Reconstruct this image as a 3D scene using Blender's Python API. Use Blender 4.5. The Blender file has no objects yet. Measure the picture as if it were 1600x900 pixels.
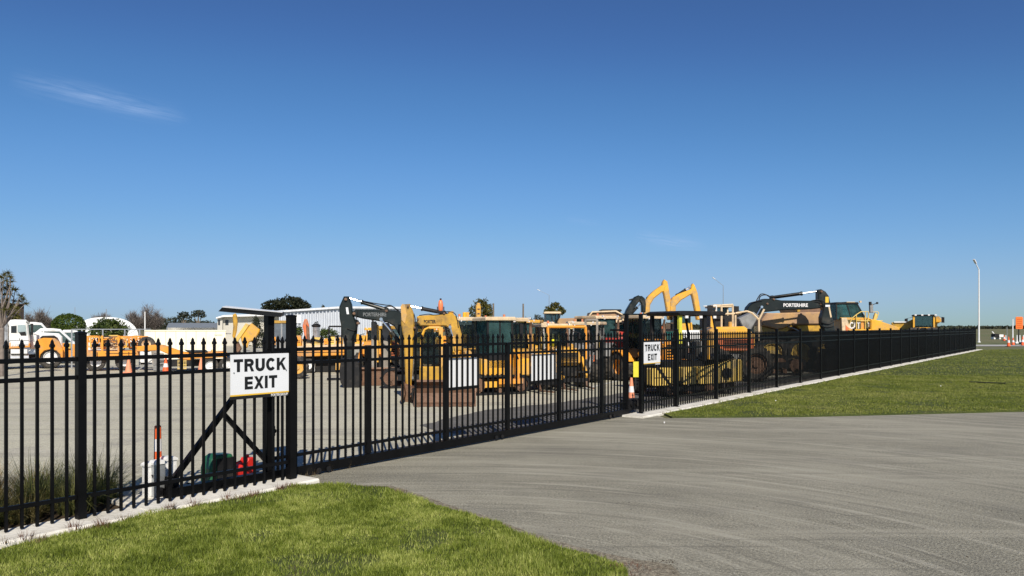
import bpy, bmesh, math, random
import numpy as np
from mathutils import Vector, Matrix, noise as mnoise
R = math.radians
random.seed(7); rng = np.random.default_rng(7)
sc = bpy.context.scene
col = sc.collection

# ------------------------------------------------------------------ camera, sky, sun, exposure
F, HZ, EYE = 1202.0, 511.5, 1.9           # focal length and horizon row in photograph pixels, eye height in metres
cam = bpy.data.objects.new("camera", bpy.data.cameras.new("camera"))
col.objects.link(cam)
cam.location = (0, 0, EYE); cam.rotation_euler = (R(90), 0, 0)
cam.data.sensor_width = 36; cam.data.lens = 36*F/1600
cam.data.shift_y = (HZ-450)/1600
cam.data.clip_end = 9000; cam.data.clip_start = 0.05
sc.camera = cam
SUN_EL, SUN_AZ = 38.0, (0.208, -0.978)     # where the sun stands (x, y)
sun = bpy.data.objects.new("sun", bpy.data.lights.new("sun", 'SUN'))
col.objects.link(sun)
sun.data.energy = 4.6; sun.data.angle = R(0.5); sun.data.color = (1, .92, .80)
sd = Vector((-SUN_AZ[0]*math.cos(R(SUN_EL)), -SUN_AZ[1]*math.cos(R(SUN_EL)), -math.sin(R(SUN_EL))))
sun.rotation_euler = sd.to_track_quat('-Z', 'Y').to_euler()
sun.location = (5, -20, 30)
world = bpy.data.worlds.new("World"); sc.world = world; world.use_nodes = True
wn, wl = world.node_tree.nodes, world.node_tree.links
wn.clear()
w_out = wn.new('ShaderNodeOutputWorld'); w_bg = wn.new('ShaderNodeBackground')
sky = wn.new('ShaderNodeTexSky'); sky.sky_type = 'NISHITA'; sky.sun_disc = False
sky.sun_elevation = R(SUN_EL); sky.sun_rotation = math.atan2(SUN_AZ[0], SUN_AZ[1])
sky.air_density = 1.0; sky.dust_density = 0.2; sky.ozone_density = 6.0; sky.altitude = 50
w_bg.inputs[1].default_value = 0.075
wl.new(w_bg.outputs[0], w_out.inputs[0])
def WN(t, **k):
    n = wn.new(t)
    for a, b in k.items(): setattr(n, a, b)
    return n
def wmath(op, a, b=None, c=None):
    n = WN('ShaderNodeMath', operation=op)
    for i, v in enumerate((a, b, c)):
        if v is None: continue
        if isinstance(v, (int, float)): n.inputs[i].default_value = v
        else: wl.new(v, n.inputs[i])
    return n.outputs[0]
# thin cirrus wisps, laid out by direction on the sky
tc = WN('ShaderNodeTexCoord'); sep = WN('ShaderNodeSeparateXYZ'); wl.new(tc.outputs['Generated'], sep.inputs[0])
az = wmath('ARCTAN2', sep.outputs[0], sep.outputs[1])
el = wmath('ARCSINE', sep.outputs[2])
total = None
def ang(px, py):
    return math.atan2(px-800, F), math.atan2(HZ-py, math.hypot(F, px-800))
for (x0, y0, x1, y1, wid, strg) in ((12, 120, 290, 182, 14, .34), (120, 150, 300, 188, 7, .22), (990, 368, 1105, 386, 9, .36), (882, 342, 940, 350, 5, .14)):
    a0, e0 = ang(x0, y0); a1, e1 = ang(x1, y1)
    L = math.hypot(a1-a0, e1-e0); ux, uy = (a1-a0)/L, (e1-e0)/L
    dx = wmath('SUBTRACT', az, a0); dy = wmath('SUBTRACT', el, e0)
    u = wmath('DIVIDE', wmath('ADD', wmath('MULTIPLY', dx, ux), wmath('MULTIPLY', dy, uy)), L)
    v = wmath('DIVIDE', wmath('SUBTRACT', wmath('MULTIPLY', dy, ux), wmath('MULTIPLY', dx, uy)), wid/F)
    env = wmath('MULTIPLY', wmath('MULTIPLY', u, wmath('SUBTRACT', 1.0, u)), 4.0)
    env = wmath('MAXIMUM', env, 0.0)
    g = wmath('EXPONENT', wmath('MULTIPLY', wmath('MULTIPLY', v, v), -1.3))
    cmb = WN('ShaderNodeCombineXYZ'); wl.new(wmath('MULTIPLY', u, 2.2), cmb.inputs[0]); wl.new(wmath('MULTIPLY', v, 1.9), cmb.inputs[1]); cmb.inputs[2].default_value = x0*.01
    nz = WN('ShaderNodeTexNoise'); nz.inputs['Scale'].default_value = 1.6; nz.inputs['Detail'].default_value = 7; nz.inputs['Roughness'].default_value = .62
    wl.new(cmb.outputs[0], nz.inputs['Vector'])
    m = wmath('MULTIPLY', wmath('MAXIMUM', wmath('SUBTRACT', nz.outputs[0], .34), 0.0), 3.0)
    m = wmath('MULTIPLY', wmath('MULTIPLY', wmath('MULTIPLY', env, g), m), strg)
    total = m if total is None else wmath('ADD', total, m)
mixc = WN('ShaderNodeMix', data_type='RGBA')
# tone of the clear winter sky: one global curve per colour, the same for every direction
sc0 = WN('ShaderNodeVectorMath', operation='SCALE'); sc0.inputs['Scale'].default_value = .1; wl.new(sky.outputs[0], sc0.inputs[0])
crv = WN('ShaderNodeRGBCurve'); wl.new(sc0.outputs[0], crv.inputs['Color'])
for ci, L in enumerate((((.06,.040),(.11,.062),(.156,.097),(.269,.196),(.529,.37),(.72,.41),(1,.50)), ((.22,.165),(.303,.269),(.482,.442),(.70,.575),(.82,.60),(1,.68)), ((.30,.27),(.437,.435),(.564,.61),(.779,.843),(.869,.88),(1,.93)))):
    c_ = crv.mapping.curves[ci]; c_.points[0].location = (0, 0); c_.points[-1].location = L[-1]
    for x_, y_ in L[:-1]: c_.points.new(x_, y_)
crv.mapping.update()
tint = WN('ShaderNodeVectorMath', operation='SCALE'); tint.inputs['Scale'].default_value = 10; wl.new(crv.outputs[0], tint.inputs[0])
wl.new(total, mixc.inputs[0]); exs = WN('ShaderNodeVectorMath', operation='SUBTRACT'); wl.new(sky.outputs[0], exs.inputs[0]); exs.inputs[1].default_value = (10, 10, 10)
mxs = WN('ShaderNodeVectorMath', operation='MAXIMUM'); wl.new(exs.outputs[0], mxs.inputs[0]); mxs.inputs[1].default_value = (0, 0, 0)
scs = WN('ShaderNodeVectorMath', operation='SCALE'); scs.inputs['Scale'].default_value = .8; wl.new(mxs.outputs[0], scs.inputs[0])
adds = WN('ShaderNodeVectorMath', operation='ADD'); wl.new(tint.outputs[0], adds.inputs[0]); wl.new(scs.outputs[0], adds.inputs[1])
wl.new(adds.outputs[0], mixc.inputs[6]); mixc.inputs[7].default_value = (5.0, 6.8, 10.2, 1)
wl.new(mixc.outputs[2], w_bg.inputs[0])
sc.view_settings.view_transform = 'Standard'; sc.view_settings.look = 'None'
sc.view_settings.exposure = 0.22; sc.view_settings.gamma = 1

# ------------------------------------------------------------------ helpers
def G(px, py, h=0.0):
    """ground point seen at a photograph pixel"""
    Z = (EYE-h)*F/(py-HZ)
    return Vector(((px-800)/F*Z, Z, h))
def P(px, Z, h=0.0): return Vector(((px-800)/F*Z, Z, h))
def H(py, Z): return EYE-(py-HZ)*Z/F

MATS = {}
def mat(name, color, rough=.6, metal=0., noise_amt=.18, scale=6., dirt=None, dirt_amt=.0, spec=.5, bump=0., coat=0., detail=5):
    if name in MATS: return MATS[name]
    m = bpy.data.materials.new(name); m.use_nodes = True
    nt = m.node_tree; ns, ls = nt.nodes, nt.links
    b = ns['Principled BSDF']
    b.inputs['Roughness'].default_value = rough; b.inputs['Metallic'].default_value = metal
    b.inputs['Specular IOR Level'].default_value = spec
    if coat: b.inputs['Coat Weight'].default_value = coat
    tcn = ns.new('ShaderNodeTexCoord')
    n = ns.new('ShaderNodeTexNoise'); n.inputs['Scale'].default_value = scale; n.inputs['Detail'].default_value = detail
    ls.new(tcn.outputs['Object'], n.inputs['Vector'])
    r = ns.new('ShaderNodeValToRGB')
    c = color
    r.color_ramp.elements[0].position = .3; r.color_ramp.elements[1].position = .72
    r.color_ramp.elements[0].color = tuple(x*(1-noise_amt) for x in c)+(1,)
    r.color_ramp.elements[1].color = tuple(min(1, x*(1+noise_amt)) for x in c)+(1,)
    ls.new(n.outputs[0], r.inputs[0]); last = r.outputs[0]
    if dirt:
        n2 = ns.new('ShaderNodeTexNoise'); n2.inputs['Scale'].default_value = scale*.55; n2.inputs['Detail'].default_value = 8; n2.inputs['Roughness'].default_value = .7
        ls.new(tcn.outputs['Object'], n2.inputs['Vector'])
        mr = ns.new('ShaderNodeMapRange'); mr.inputs[1].default_value = .62-dirt_amt*.35; mr.inputs[2].default_value = .72
        ls.new(n2.outputs[0], mr.inputs[0])
        mx = ns.new('ShaderNodeMix'); mx.data_type = 'RGBA'
        ls.new(mr.outputs[0], mx.inputs[0]); ls.new(last, mx.inputs[6]); mx.inputs[7].default_value = tuple(dirt)+(1,)
        last = mx.outputs[2]
    ls.new(last, b.inputs['Base Color'])
    if bump:
        bp = ns.new('ShaderNodeBump'); bp.inputs['Strength'].default_value = bump; bp.inputs['Distance'].default_value = .02
        n3 = ns.new('ShaderNodeTexNoise'); n3.inputs['Scale'].default_value = scale*6; n3.inputs['Detail'].default_value = 6
        ls.new(tcn.outputs['Object'], n3.inputs['Vector']); ls.new(n3.outputs[0], bp.inputs['Height']); ls.new(bp.outputs[0], b.inputs['Normal'])
    MATS[name] = m
    return m
DUST = (.30, .25, .18)
YEL = mat('machine_yellow', (.78, .40, .035), .42, 0, .10, 3, DUST, .5)
ORG = mat('machine_orange', (.80, .32, .03), .42, 0, .10, 3, DUST, .35)
DKY = mat('ochre_yellow', (.55, .31, .03), .45, 0, .12, 3, (.12, .09, .06), .45)
PYL = mat('pale_yellow', (.72, .50, .12), .5, 0, .12, 3, DUST, .4)
TAN = mat('sun_bleached_cream', (.72, .55, .34), .6, 0, .12, 3, DUST, .4)
ORR = mat('faded_orange_red', (.70, .17, .05), .5, 0, .15, 4, DUST, .4)
RED = mat('machine_red', (.55, .05, .03), .45, 0, .15, 4, DUST, .3)
GRN_BLK = mat('black_machine_paint', (.012, .017, .016), .36, 0, .3, 3, (.06, .055, .045), .25, spec=.35)
BLK = mat('black_rubber_steel', (.010, .010, .011), .6, 0, .3, 5, (.045, .04, .033), .3, spec=.3)
TYRE = mat('tyre_rubber', (.028, .027, .026), .85, 0, .3, 8, (.13, .11, .085), .5)
STEEL = mat('worn_brown_steel', (.20, .115, .07), .6, .2, .35, 3, (.10, .05, .03), .6, bump=.4)
BODY = mat('dusty_tipper_body', (.36, .225, .13), .7, 0, .22, 1.6, (.60, .36, .12), .35, bump=.3)
GREY = mat('machine_grey', (.25, .25, .24), .5, .1, .2, 4, (.12, .1, .08), .3)
RAMS = mat('greased_grey_arm', (.30, .27, .23), .55, .1, .2, 4, (.13, .1, .07), .4)
CHROME = mat('chrome_rod', (.75, .78, .8), .15, .9, .05, 4)
WHITE = mat('white_paint', (.80, .80, .78), .35, 0, .05, 2, (.5, .47, .4), .2)
OFFW = mat('white_panel', (.74, .74, .72), .5, 0, .06, 2)
CREAM = mat('cream_container_paint', (.90, .85, .66), .5, 0, .05, 1.2, (.55, .47, .33), .2)
GALV = mat('galvanised_steel', (.42, .44, .45), .35, .6, .12, 6)
SILV = mat('polished_alloy', (.6, .6, .6), .3, .7, .15, 5, (.25, .23, .2), .3)
FENCE = mat('black_powder_coat', (.004, .004, .0045), .42, 0, .3, 5, (.012, .011, .010), .1, spec=.16)
GLASS = mat('dark_cab_glass', (.022, .030, .032), .08, 0, .5, 3, spec=.35)
TEAL = mat('teal_cab_glass', (.075, .14, .14), .08, 0, .6, 3, spec=.4)
PANE = mat('pale_window', (.34, .42, .43), .1, 0, .2, 2, spec=.8)
INK = mat('sign_black', (.008, .008, .008), .45, 0, .1)
SIGNW = mat('sign_white', (.78, .79, .80), .4, 0, .02, 3)
SIGNY = mat('sign_yellow', (.80, .50, .05), .4, 0, .04)
HIVIZ = mat('safety_yellow', (.78, .78, .02), .5, 0, .06)
CONE = mat('cone_orange', (.85, .13, .03), .5, 0, .1, 8)
CONEP = mat('faded_cone', (.80, .30, .16), .6, 0, .1, 8)
REFL = mat('reflective_white', (.78, .76, .74), .4, 0, .05)
VMS = mat('roadworks_orange', (.90, .17, .02), .5, 0, .05)
GREENP = mat('green_plastic', (.015, .10, .045), .4, 0, .15)
REDP = mat('red_plastic', (.65, .03, .02), .35, 0, .12)
BARK = mat('bark', (.16, .125, .09), .9, 0, .3, 8, bump=.5)
GBARK = mat('grey_twig_bark', (.20, .165, .14), .9, 0, .25, 8)
DARKW = mat('dark_weatherboard', (.035, .024, .02), .8, 0, .2, 4)
CONC = mat('fence_concrete', (.70, .675, .60), .85, 0, .12, 3, (.45, .41, .32), .32, bump=.5, detail=8)
PATH = mat('path_concrete', (.40, .39, .36), .9, 0, .12, 1)
ROOFG = mat('grey_roofing', (.20, .22, .23), .6, 0, .12, 1)
BEIGE = mat('beige_cladding', (.50, .48, .42), .7, 0, .08, 1)
ZINC = mat('zincalume_sheet', (.55, .58, .62), .45, .25, .06, 1)
FABRIC = mat('marquee_fabric', (.80, .81, .80), .5, 0, .04, 1)
WINDOWB = mat('window_black', (.03, .035, .04), .2, 0, .2)

def glaze(m, tint, amount):
    ns, ls = m.node_tree.nodes, m.node_tree.links
    tr = ns.new('ShaderNodeBsdfTransparent'); tr.inputs[0].default_value = tint+(1,); mx = ns.new('ShaderNodeMixShader')
    lw = ns.new('ShaderNodeLayerWeight'); lw.inputs[0].default_value = .25
    mr = ns.new('ShaderNodeMapRange'); mr.inputs[3].default_value = amount; mr.inputs[4].default_value = .1; ls.new(lw.outputs['Fresnel'], mr.inputs[0])
    ls.new(mr.outputs[0], mx.inputs[0]); ls.new(ns['Principled BSDF'].outputs[0], mx.inputs[1]); ls.new(tr.outputs[0], mx.inputs[2]); ls.new(mx.outputs[0], ns['Material Output'].inputs[0])
glaze(GLASS, (.72, .80, .80), .80); glaze(TEAL, (.50, .78, .76), .70)

class MB:
    """collects solids for ONE mesh object"""
    def __init__(s): s.v = []; s.f = []
    def add(s, vs, fs):
        o = len(s.v); s.v += [tuple(v) for v in vs]; s.f += [tuple(i+o for i in f) for f in fs]; return s
    def box(s, x0, x1, y0, y1, z0, z1):
        return s.add([(x0,y0,z0),(x1,y0,z0),(x1,y1,z0),(x0,y1,z0),(x0,y0,z1),(x1,y0,z1),(x1,y1,z1),(x0,y1,z1)],
                     [(0,3,2,1),(4,5,6,7),(0,1,5,4),(1,2,6,5),(2,3,7,6),(3,0,4,7)])
    def cbox(s, x0, x1, y0, y1, z0, z1, c=.03):
        c = min(c, abs(x1-x0)/3, abs(z1-z0)/3)
        return s.prism([(x0+c,z0),(x1-c,z0),(x1,z0+c),(x1,z1-c),(x1-c,z1),(x0+c,z1),(x0,z1-c),(x0,z0+c)], y0, y1)
    def prism(s, pts, y0, y1, bev=0.0):
        a = sum(pts[i][0]*pts[(i+1)%len(pts)][1]-pts[(i+1)%len(pts)][0]*pts[i][1] for i in range(len(pts)))
        if a < 0: pts = pts[::-1]
        if y1 < y0: y0, y1 = y1, y0
        n = len(pts)
        if bev <= 0:
            vs = [(x, y0, z) for x, z in pts]+[(x, y1, z) for x, z in pts]
            fs = [tuple(range(n)), tuple(range(2*n-1, n-1, -1))]+[(i, i+n, (i+1)%n+n, (i+1)%n) for i in range(n)]
            return s.add(vs, fs)
        cx = sum(p[0] for p in pts)/n; cz = sum(p[1] for p in pts)/n
        ins = []
        for i in range(n):
            p0, p, p1 = Vector(pts[i-1]), Vector(pts[i]), Vector(pts[(i+1)%n])
            d0 = (p-p0).normalized(); d1 = (p1-p).normalized()
            n0 = Vector((-d0.y, d0.x)); n1 = Vector((-d1.y, d1.x)); m = (n0+n1)
            if m.length < 1e-4: m = n0
            m.normalize(); k = bev/max(.4, m.dot(n0)); q = p+m*k; ins.append((q.x, q.y))
        vs = [(x, y0, z) for x, z in ins]+[(x, y0+bev, z) for x, z in pts]+[(x, y1-bev, z) for x, z in pts]+[(x, y1, z) for x, z in ins]
        fs = [tuple(range(n)), tuple(range(4*n-1, 3*n-1, -1))]
        for r in range(3):
            fs += [(i+r*n, i+r*n+n, (i+1)%n+r*n+n, (i+1)%n+r*n) for i in range(n)]
        return s.add(vs, fs)
    def bar(s, p, q, w, h=None, up=(0, 0, 1)):
        h = h or w; p, q = Vector(p), Vector(q); d = (q-p).normalized(); u = Vector(up)
        if abs(d.dot(u)) > .98: u = Vector((0, 1, 0)) if abs(d.z) > .9 else Vector((1, 0, 0))
        a = d.cross(u).normalized()*(w/2); b = a.cross(d).normalized()*(h/2)
        vs = [p-a-b, p+a-b, p+a+b, p-a+b, q-a-b, q+a-b, q+a+b, q-a+b]
        return s.add(vs, [(0,3,2,1),(4,5,6,7),(0,1,5,4),(1,2,6,5),(2,3,7,6),(3,0,4,7)][::1])
    def cyl(s, p, q, r, n=10, r2=None, caps=True):
        p, q = Vector(p), Vector(q); d = (q-p).normalized(); u = Vector((0, 0, 1)) if abs(d.z) < .9 else Vector((1, 0, 0))
        a = d.cross(u).normalized(); b = d.cross(a); r2 = r if r2 is None else r2
        vs = [p+(a*math.cos(2*math.pi*i/n)+b*math.sin(2*math.pi*i/n))*r for i in range(n)]
        vs += [q+(a*math.cos(2*math.pi*i/n)+b*math.sin(2*math.pi*i/n))*r2 for i in range(n)]
        fs = [(i, (i+1)%n, (i+1)%n+n, i+n) for i in range(n)]
        if caps: fs += [tuple(range(n-1, -1, -1)), tuple(range(n, 2*n))]
        return s.add(vs, fs)
    def tube(s, pts, r, n=6):
        for a, b in zip(pts, pts[1:]): s.cyl(a, b, r, n)
        return s
    def lathe(s, prof, axis='z', c=(0, 0, 0), n=24):
        """prof: (radius, along axis)"""
        vs = []
        for r, t in prof:
            for i in range(n):
                a = 2*math.pi*i/n; x, y = r*math.cos(a), r*math.sin(a)
                vs.append({'z': (c[0]+x, c[1]+y, c[2]+t), 'y': (c[0]+x, c[1]+t, c[2]+y), 'x': (c[0]+t, c[1]+x, c[2]+y)}[axis])
        fs = []
        for k in range(len(prof)-1):
            fs += [(k*n+i, k*n+(i+1)%n, (k+1)*n+(i+1)%n, (k+1)*n+i) for i in range(n)]
        return s.add(vs, fs)
    def obj(s, name, material, parent=None, label=None, smooth=False, loc=None):
        me = bpy.data.meshes.new(name); me.from_pydata(s.v, [], s.f); me.validate()
        bm = bmesh.new(); bm.from_mesh(me); bmesh.ops.recalc_face_normals(bm, faces=bm.faces); bm.to_mesh(me); bm.free()
        if smooth: me.shade_smooth() if smooth is True else me.shade_auto_smooth() if hasattr(me, 'shade_auto_smooth') else None
        me.materials.append(material)
        o = bpy.data.objects.new(name, me); col.objects.link(o)
        if parent: o.parent = parent
        if loc is not None: o.location = loc
        if label: o['label'] = label
        return o
def tag(o, label=None, cat=None, group=None, kind=None):
    if label: o['label'] = label
    if cat: o['category'] = cat
    if group: o['group'] = group
    if kind: o['kind'] = kind
    return o
def empty(name, loc, rz=0, **k):
    o = bpy.data.objects.new(name, None); col.objects.link(o); o.location = loc; o.rotation_euler = (0, 0, rz)
    o.empty_display_size = .2
    return tag(o, **k)
def inst(me, name, parent, loc=(0, 0, 0), rot=(0, 0, 0), scale=(1, 1, 1)):
    o = bpy.data.objects.new(name, me); col.objects.link(o); o.parent = parent; o.location = loc; o.rotation_euler = rot; o.scale = scale
    return o
def copy_tree(o, parent=None):
    c = o.copy(); col.objects.link(c); c.parent = parent
    for ch in [x for x in bpy.data.objects if x.parent == o]: copy_tree(ch, c)
    return c
def fast_mesh(name, verts, faces_n, material, kind=None, parent=None):
    """verts (N,3) array laid out face after face with faces_n corners each"""
    me = bpy.data.meshes.new(name); nv = len(verts); nf = nv//faces_n
    me.vertices.add(nv); me.vertices.foreach_set('co', verts.astype(np.float32).ravel())
    me.loops.add(nv); me.loops.foreach_set('vertex_index', np.arange(nv, dtype=np.int32))
    me.polygons.add(nf); me.polygons.foreach_set('loop_start', np.arange(0, nv, faces_n, dtype=np.int32))
    me.update(); me.validate(); me.materials.append(material)
    o = bpy.data.objects.new(name, me); col.objects.link(o)
    if parent: o.parent = parent
    if kind: o['kind'] = kind
    return o
def letters(txt, size, material, parent, matrix, name='lettering', bold=.0, width=None, sx=1, depth=.004, label=None):
    cu = bpy.data.curves.new('txt', 'FONT'); cu.body = txt; cu.size = size; cu.align_x = 'CENTER'; cu.align_y = 'CENTER'
    cu.offset = bold; cu.extrude = depth; cu.resolution_u = 3; cu.space_character = 1.0
    t = bpy.data.objects.new('txt', cu); col.objects.link(t)
    dg = bpy.context.evaluated_depsgraph_get(); dg.update()
    me = bpy.data.meshes.new_from_object(t.evaluated_get(dg)); me.name = name
    bpy.data.objects.remove(t); me.materials.clear(); me.materials.append(material)
    if width:
        xs = [v.co.x for v in me.vertices]; sx = width/(max(xs)-min(xs))
    me.transform(Matrix.Diagonal((sx, 1, 1, 1)))
    o = bpy.data.objects.new(name, me); col.objects.link(o); o.parent = parent; o.matrix_local = matrix
    if label: o['label'] = label
    return o
FACE = Matrix.Rotation(R(90), 4, 'X')          # text in the local xz plane, facing -y

# ------------------------------------------------------------------ ground surfaces
def ground_mat(name, c1, c2, c3, big=.12, fine=40., streak=None, rough=.9, bump=.5, patches=None, bdist=.012, grain=1.0, lo=.3, hi=.7):
    m = bpy.data.materials.new(name); m.use_nodes = True
    ns, ls = m.node_tree.nodes, m.node_tree.links; b = ns['Principled BSDF']; b.inputs['Roughness'].default_value = rough
    b.inputs['Specular IOR Level'].default_value = .25
    geo = ns.new('ShaderNodeNewGeometry')
    def nz(scale, det=6, rgh=.6, vec=None, dist=0):
        n = ns.new('ShaderNodeTexNoise'); n.inputs['Scale'].default_value = scale; n.inputs['Detail'].default_value = det
        n.inputs['Roughness'].default_value = rgh; n.inputs['Distortion'].default_value = dist
        ls.new(vec or geo.outputs['Position'], n.inputs['Vector']); return n.outputs[0]
    def ramp(v, p0, p1, a=(0, 0, 0, 1), bb=(1, 1, 1, 1)):
        r = ns.new('ShaderNodeValToRGB'); r.color_ramp.elements[0].position = p0; r.color_ramp.elements[1].position = p1
        r.color_ramp.elements[0].color = a; r.color_ramp.elements[1].color = bb; ls.new(v, r.inputs[0]); return r.outputs[0]
    def mix(f, a, bb, bt='MIX'):
        n = ns.new('ShaderNodeMix'); n.data_type = 'RGBA'; n.blend_type = bt
        if isinstance(f, float): n.inputs[0].default_value = f
        else: ls.new(f, n.inputs[0])
        for i, v in ((6, a), (7, bb)):
            if isinstance(v, tuple): n.inputs[i].default_value = v+(1,)
            else: ls.new(v, n.inputs[i])
        return n.outputs[2]
    c = mix(ramp(nz(big, 8, .65), .38, .62), c1, c2)
    c = mix(ramp(nz(big*9, 6, .7), .52, .72), c, c3)
    f = nz(fine, 4, .7)
    c = mix(.85, c, ramp(f, lo, hi, (1-.38*grain, 1-.38*grain, 1-.38*grain, 1), (1+.3*grain, 1+.3*grain, 1+.3*grain, 1)), 'MULTIPLY')
    f2 = nz(fine*3, 2, .6)
    c = mix(.6, c, ramp(f2, lo, hi, (1-.4*grain, 1-.4*grain, 1-.4*grain, 1), (1+.4*grain, 1+.4*grain, 1+.4*grain, 1)), 'MULTIPLY')
    if streak:
        for (rot, sx, sy, lo, hi, colr, amt, cx, cy, rad) in streak:
            if rad:       # arcs round a centre: wheel sweeps
                vs = ns.new('ShaderNodeVectorMath'); vs.operation = 'SUBTRACT'; ls.new(geo.outputs['Position'], vs.inputs[0]); vs.inputs[1].default_value = (cx, cy, 0)
                ln = ns.new('ShaderNodeVectorMath'); ln.operation = 'LENGTH'; ls.new(vs.outputs[0], ln.inputs[0])
                sp = ns.new('ShaderNodeSeparateXYZ'); ls.new(vs.outputs[0], sp.inputs[0])
                at = ns.new('ShaderNodeMath'); at.operation = 'ARCTAN2'; ls.new(sp.outputs[0], at.inputs[0]); ls.new(sp.outputs[1], at.inputs[1])
                cb = ns.new('ShaderNodeCombineXYZ'); ls.new(ln.outputs['Value'], cb.inputs[0]); ls.new(at.outputs[0], cb.inputs[1])
                mp = ns.new('ShaderNodeMapping'); mp.inputs['Scale'].default_value = (sx, sy, 1); ls.new(cb.outputs[0], mp.inputs[0])
            else:
                mp = ns.new('ShaderNodeMapping'); mp.inputs['Rotation'].default_value = (0, 0, rot); mp.inputs['Scale'].default_value = (sx, sy, 1)
                ls.new(geo.outputs['Position'], mp.inputs[0])
            s = ramp(nz(1.0, 5, .65, mp.outputs[0]), lo, hi, (0, 0, 0, 1), (amt, amt, amt, 1))
            c = mix(s, c, colr)
    ls.new(c, b.inputs['Base Color'])
    bp = ns.new('ShaderNodeBump'); bp.inputs['Strength'].default_value = bump; bp.inputs['Distance'].default_value = bdist
    ls.new(f, bp.inputs['Height']); ls.new(bp.outputs[0], b.inputs['Normal'])
    MATS[name] = m
    return m
YARD = ground_mat('yard_gravel_seal', (.445, .425, .325), (.52, .495, .385), (.32, .30, .255), .09, 30,
                  [(.1, .05, 2.4, .54, .62, (.28, .262, .215), .45, 0, 0, 0), (.05, .05, .8, .5, .7, (.51, .48, .40), .5, 0, 0, 0), (-.3, .12, 3, .60, .70, (.20, .185, .15), .45, 0, 0, 0)])
ROAD = ground_mat('drive_asphalt', (.262, .248, .192), (.315, .298, .232), (.235, .222, .174), .22, 42,
                  [(0, .9, 1.0, .46, .68, (.43, .405, .318), .65, -.8, 4.6, 1), (0, 6.5, 1.9, .53, .63, (.45, .425, .34), .62, -.8, 4.6, 1), (0, 8.5, 1.5, .55, .65, (.15, .142, .113), .48, -.4, 4.9, 1),
                   (.5, .5, .8, .50, .74, (.185, .177, .145), .55, 0, 0, 0), (.04, .08, 2.2, .52, .66, (.40, .375, .295), .50, 0, 0, 0), (.02, .2, 7, .58, .68, (.15, .143, .115), .45, 0, 0, 0)], bump=1.0, grain=1.25, lo=.40, hi=.60, bdist=.02)
GRASSG = ground_mat('lawn_soil', (.055, .072, .018), (.075, .095, .022), (.115, .105, .045), .5, 22,
                    [(.1, .25, 1.1, .5, .68, (.045, .060, .016), .5, 0, 0, 0)], bump=.8, bdist=.03)
FIELD = ground_mat('rough_field', (.135, .150, .060), (.18, .165, .085), (.115, .13, .05), .02, 3,
                   [(.0, .02, .3, .48, .6, (.14, .115, .06), .6, 0, 0, 0)])
SOIL = ground_mat('bed_soil', (.05, .035, .022), (.07, .05, .03), (.03, .022, .014), 1.5, 20)
DARKSEAL = ground_mat('dark_chip_seal', (.115, .112, .105), (.15, .145, .135), (.09, .088, .082), .3, 25,
                      [(.1, .4, 2, .55, .7, (.2, .19, .17), .5, 0, 0, 0)])

def sheet(name, pts, z, material, kind='structure', rag=0.0, step=.25):
    """flat polygon; rag > 0 makes its outline uneven"""
    out = []
    n = len(pts)
    for i in range(n):
        a, b = Vector(pts[i][:2]), Vector(pts[(i+1)%n][:2]); r = rag if (len(pts[i]) < 3 or pts[i][2] != 0) else 0
        L = (b-a).length; k = max(1, int(L/step)) if r else 1; nr = Vector((-(b-a).y, (b-a).x)).normalized()
        for j in range(k):
            p = a.lerp(b, j/k)
            if r and j: p = p+nr*r*(mnoise.noise(Vector((p.x*1.7, p.y*1.7, z)))+.6*mnoise.noise(Vector((p.x*6, p.y*6, 3))))*1.3
            out.append((p.x, p.y, z))
    me = bpy.data.meshes.new(name); me.from_pydata(out, [], [tuple(range(len(out)))]); me.materials.append(material)
    bm = bmesh.new(); bm.from_mesh(me); bm.normal_update()
    for f in bm.faces:
        if f.normal.z < 0: f.normal_flip()
    if z > .015:
        ext = bmesh.ops.extrude_edge_only(bm, edges=[e for e in bm.edges if e.is_boundary])
        for v in ext['geom']:
            if isinstance(v, bmesh.types.BMVert): v.co.z = -.03
    bmesh.ops.triangulate(bm, faces=bm.faces); bm.to_mesh(me); bm.free()
    o = bpy.data.objects.new(name, me); col.objects.link(o)
    return tag(o, kind=kind), [(x, y) for x, y, _ in out]

# the fence line runs from left front to right back
DX, DY = .603, .798
def FL(s, off=0.0, h=0.0):
    """point on the fence line, off > 0 towards the viewer's side"""
    return Vector((-9.81+DX*s+DY*off, DY*s-DX*off, h))
FROT = math.atan2(DY, DX)
def SX(px, off=0.0):
    r = (px-800)/F; return (9.81-DY*off-DX*r*off)/(DX-DY*r)

tag(sheet('ground', [(-6000, -300), (6000, -300), (6000, 6000), (-6000, 6000)], -.02, FIELD)[0], 'flat rough grass field running to the horizon')
p0, p1 = FL(-6, .0), FL(90, .0)
yard_pts = [tuple(FL(-12, 0))[:2], tuple(FL(84, 0))[:2], (36, 100), (-140, 110), (-140, -10)]
sheet('yard', yard_pts, -.008, YARD)
drive = [tuple(G(470, 764))[:2], tuple(G(985, 653))[:2], (G(1060, 653).x, G(1060, 653).y), (G(1600, 643).x, G(1600, 643).y), (32, 19.9), (32, -12), (-2.0, -12), (G(700, 1100).x, G(700, 1100).y)]
drv = [(-9.81+DX*11.9+DY*-.5, DY*11.9+DX*.5), (FL(20.9, -.5).x, FL(20.9, -.5).y), tuple(FL(21.0, .36))[:2], tuple(G(1040, 653.5))[:2], tuple(G(1250, 652))[:2], tuple(G(1600, 643.5))[:2], (34, 21.0), (34, -12), (-14, -12), (-9, 0), tuple(FL(11.9, .3))[:2]]
sheet('asphalt_driveway', drv, 0.0, ROAD)
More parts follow.
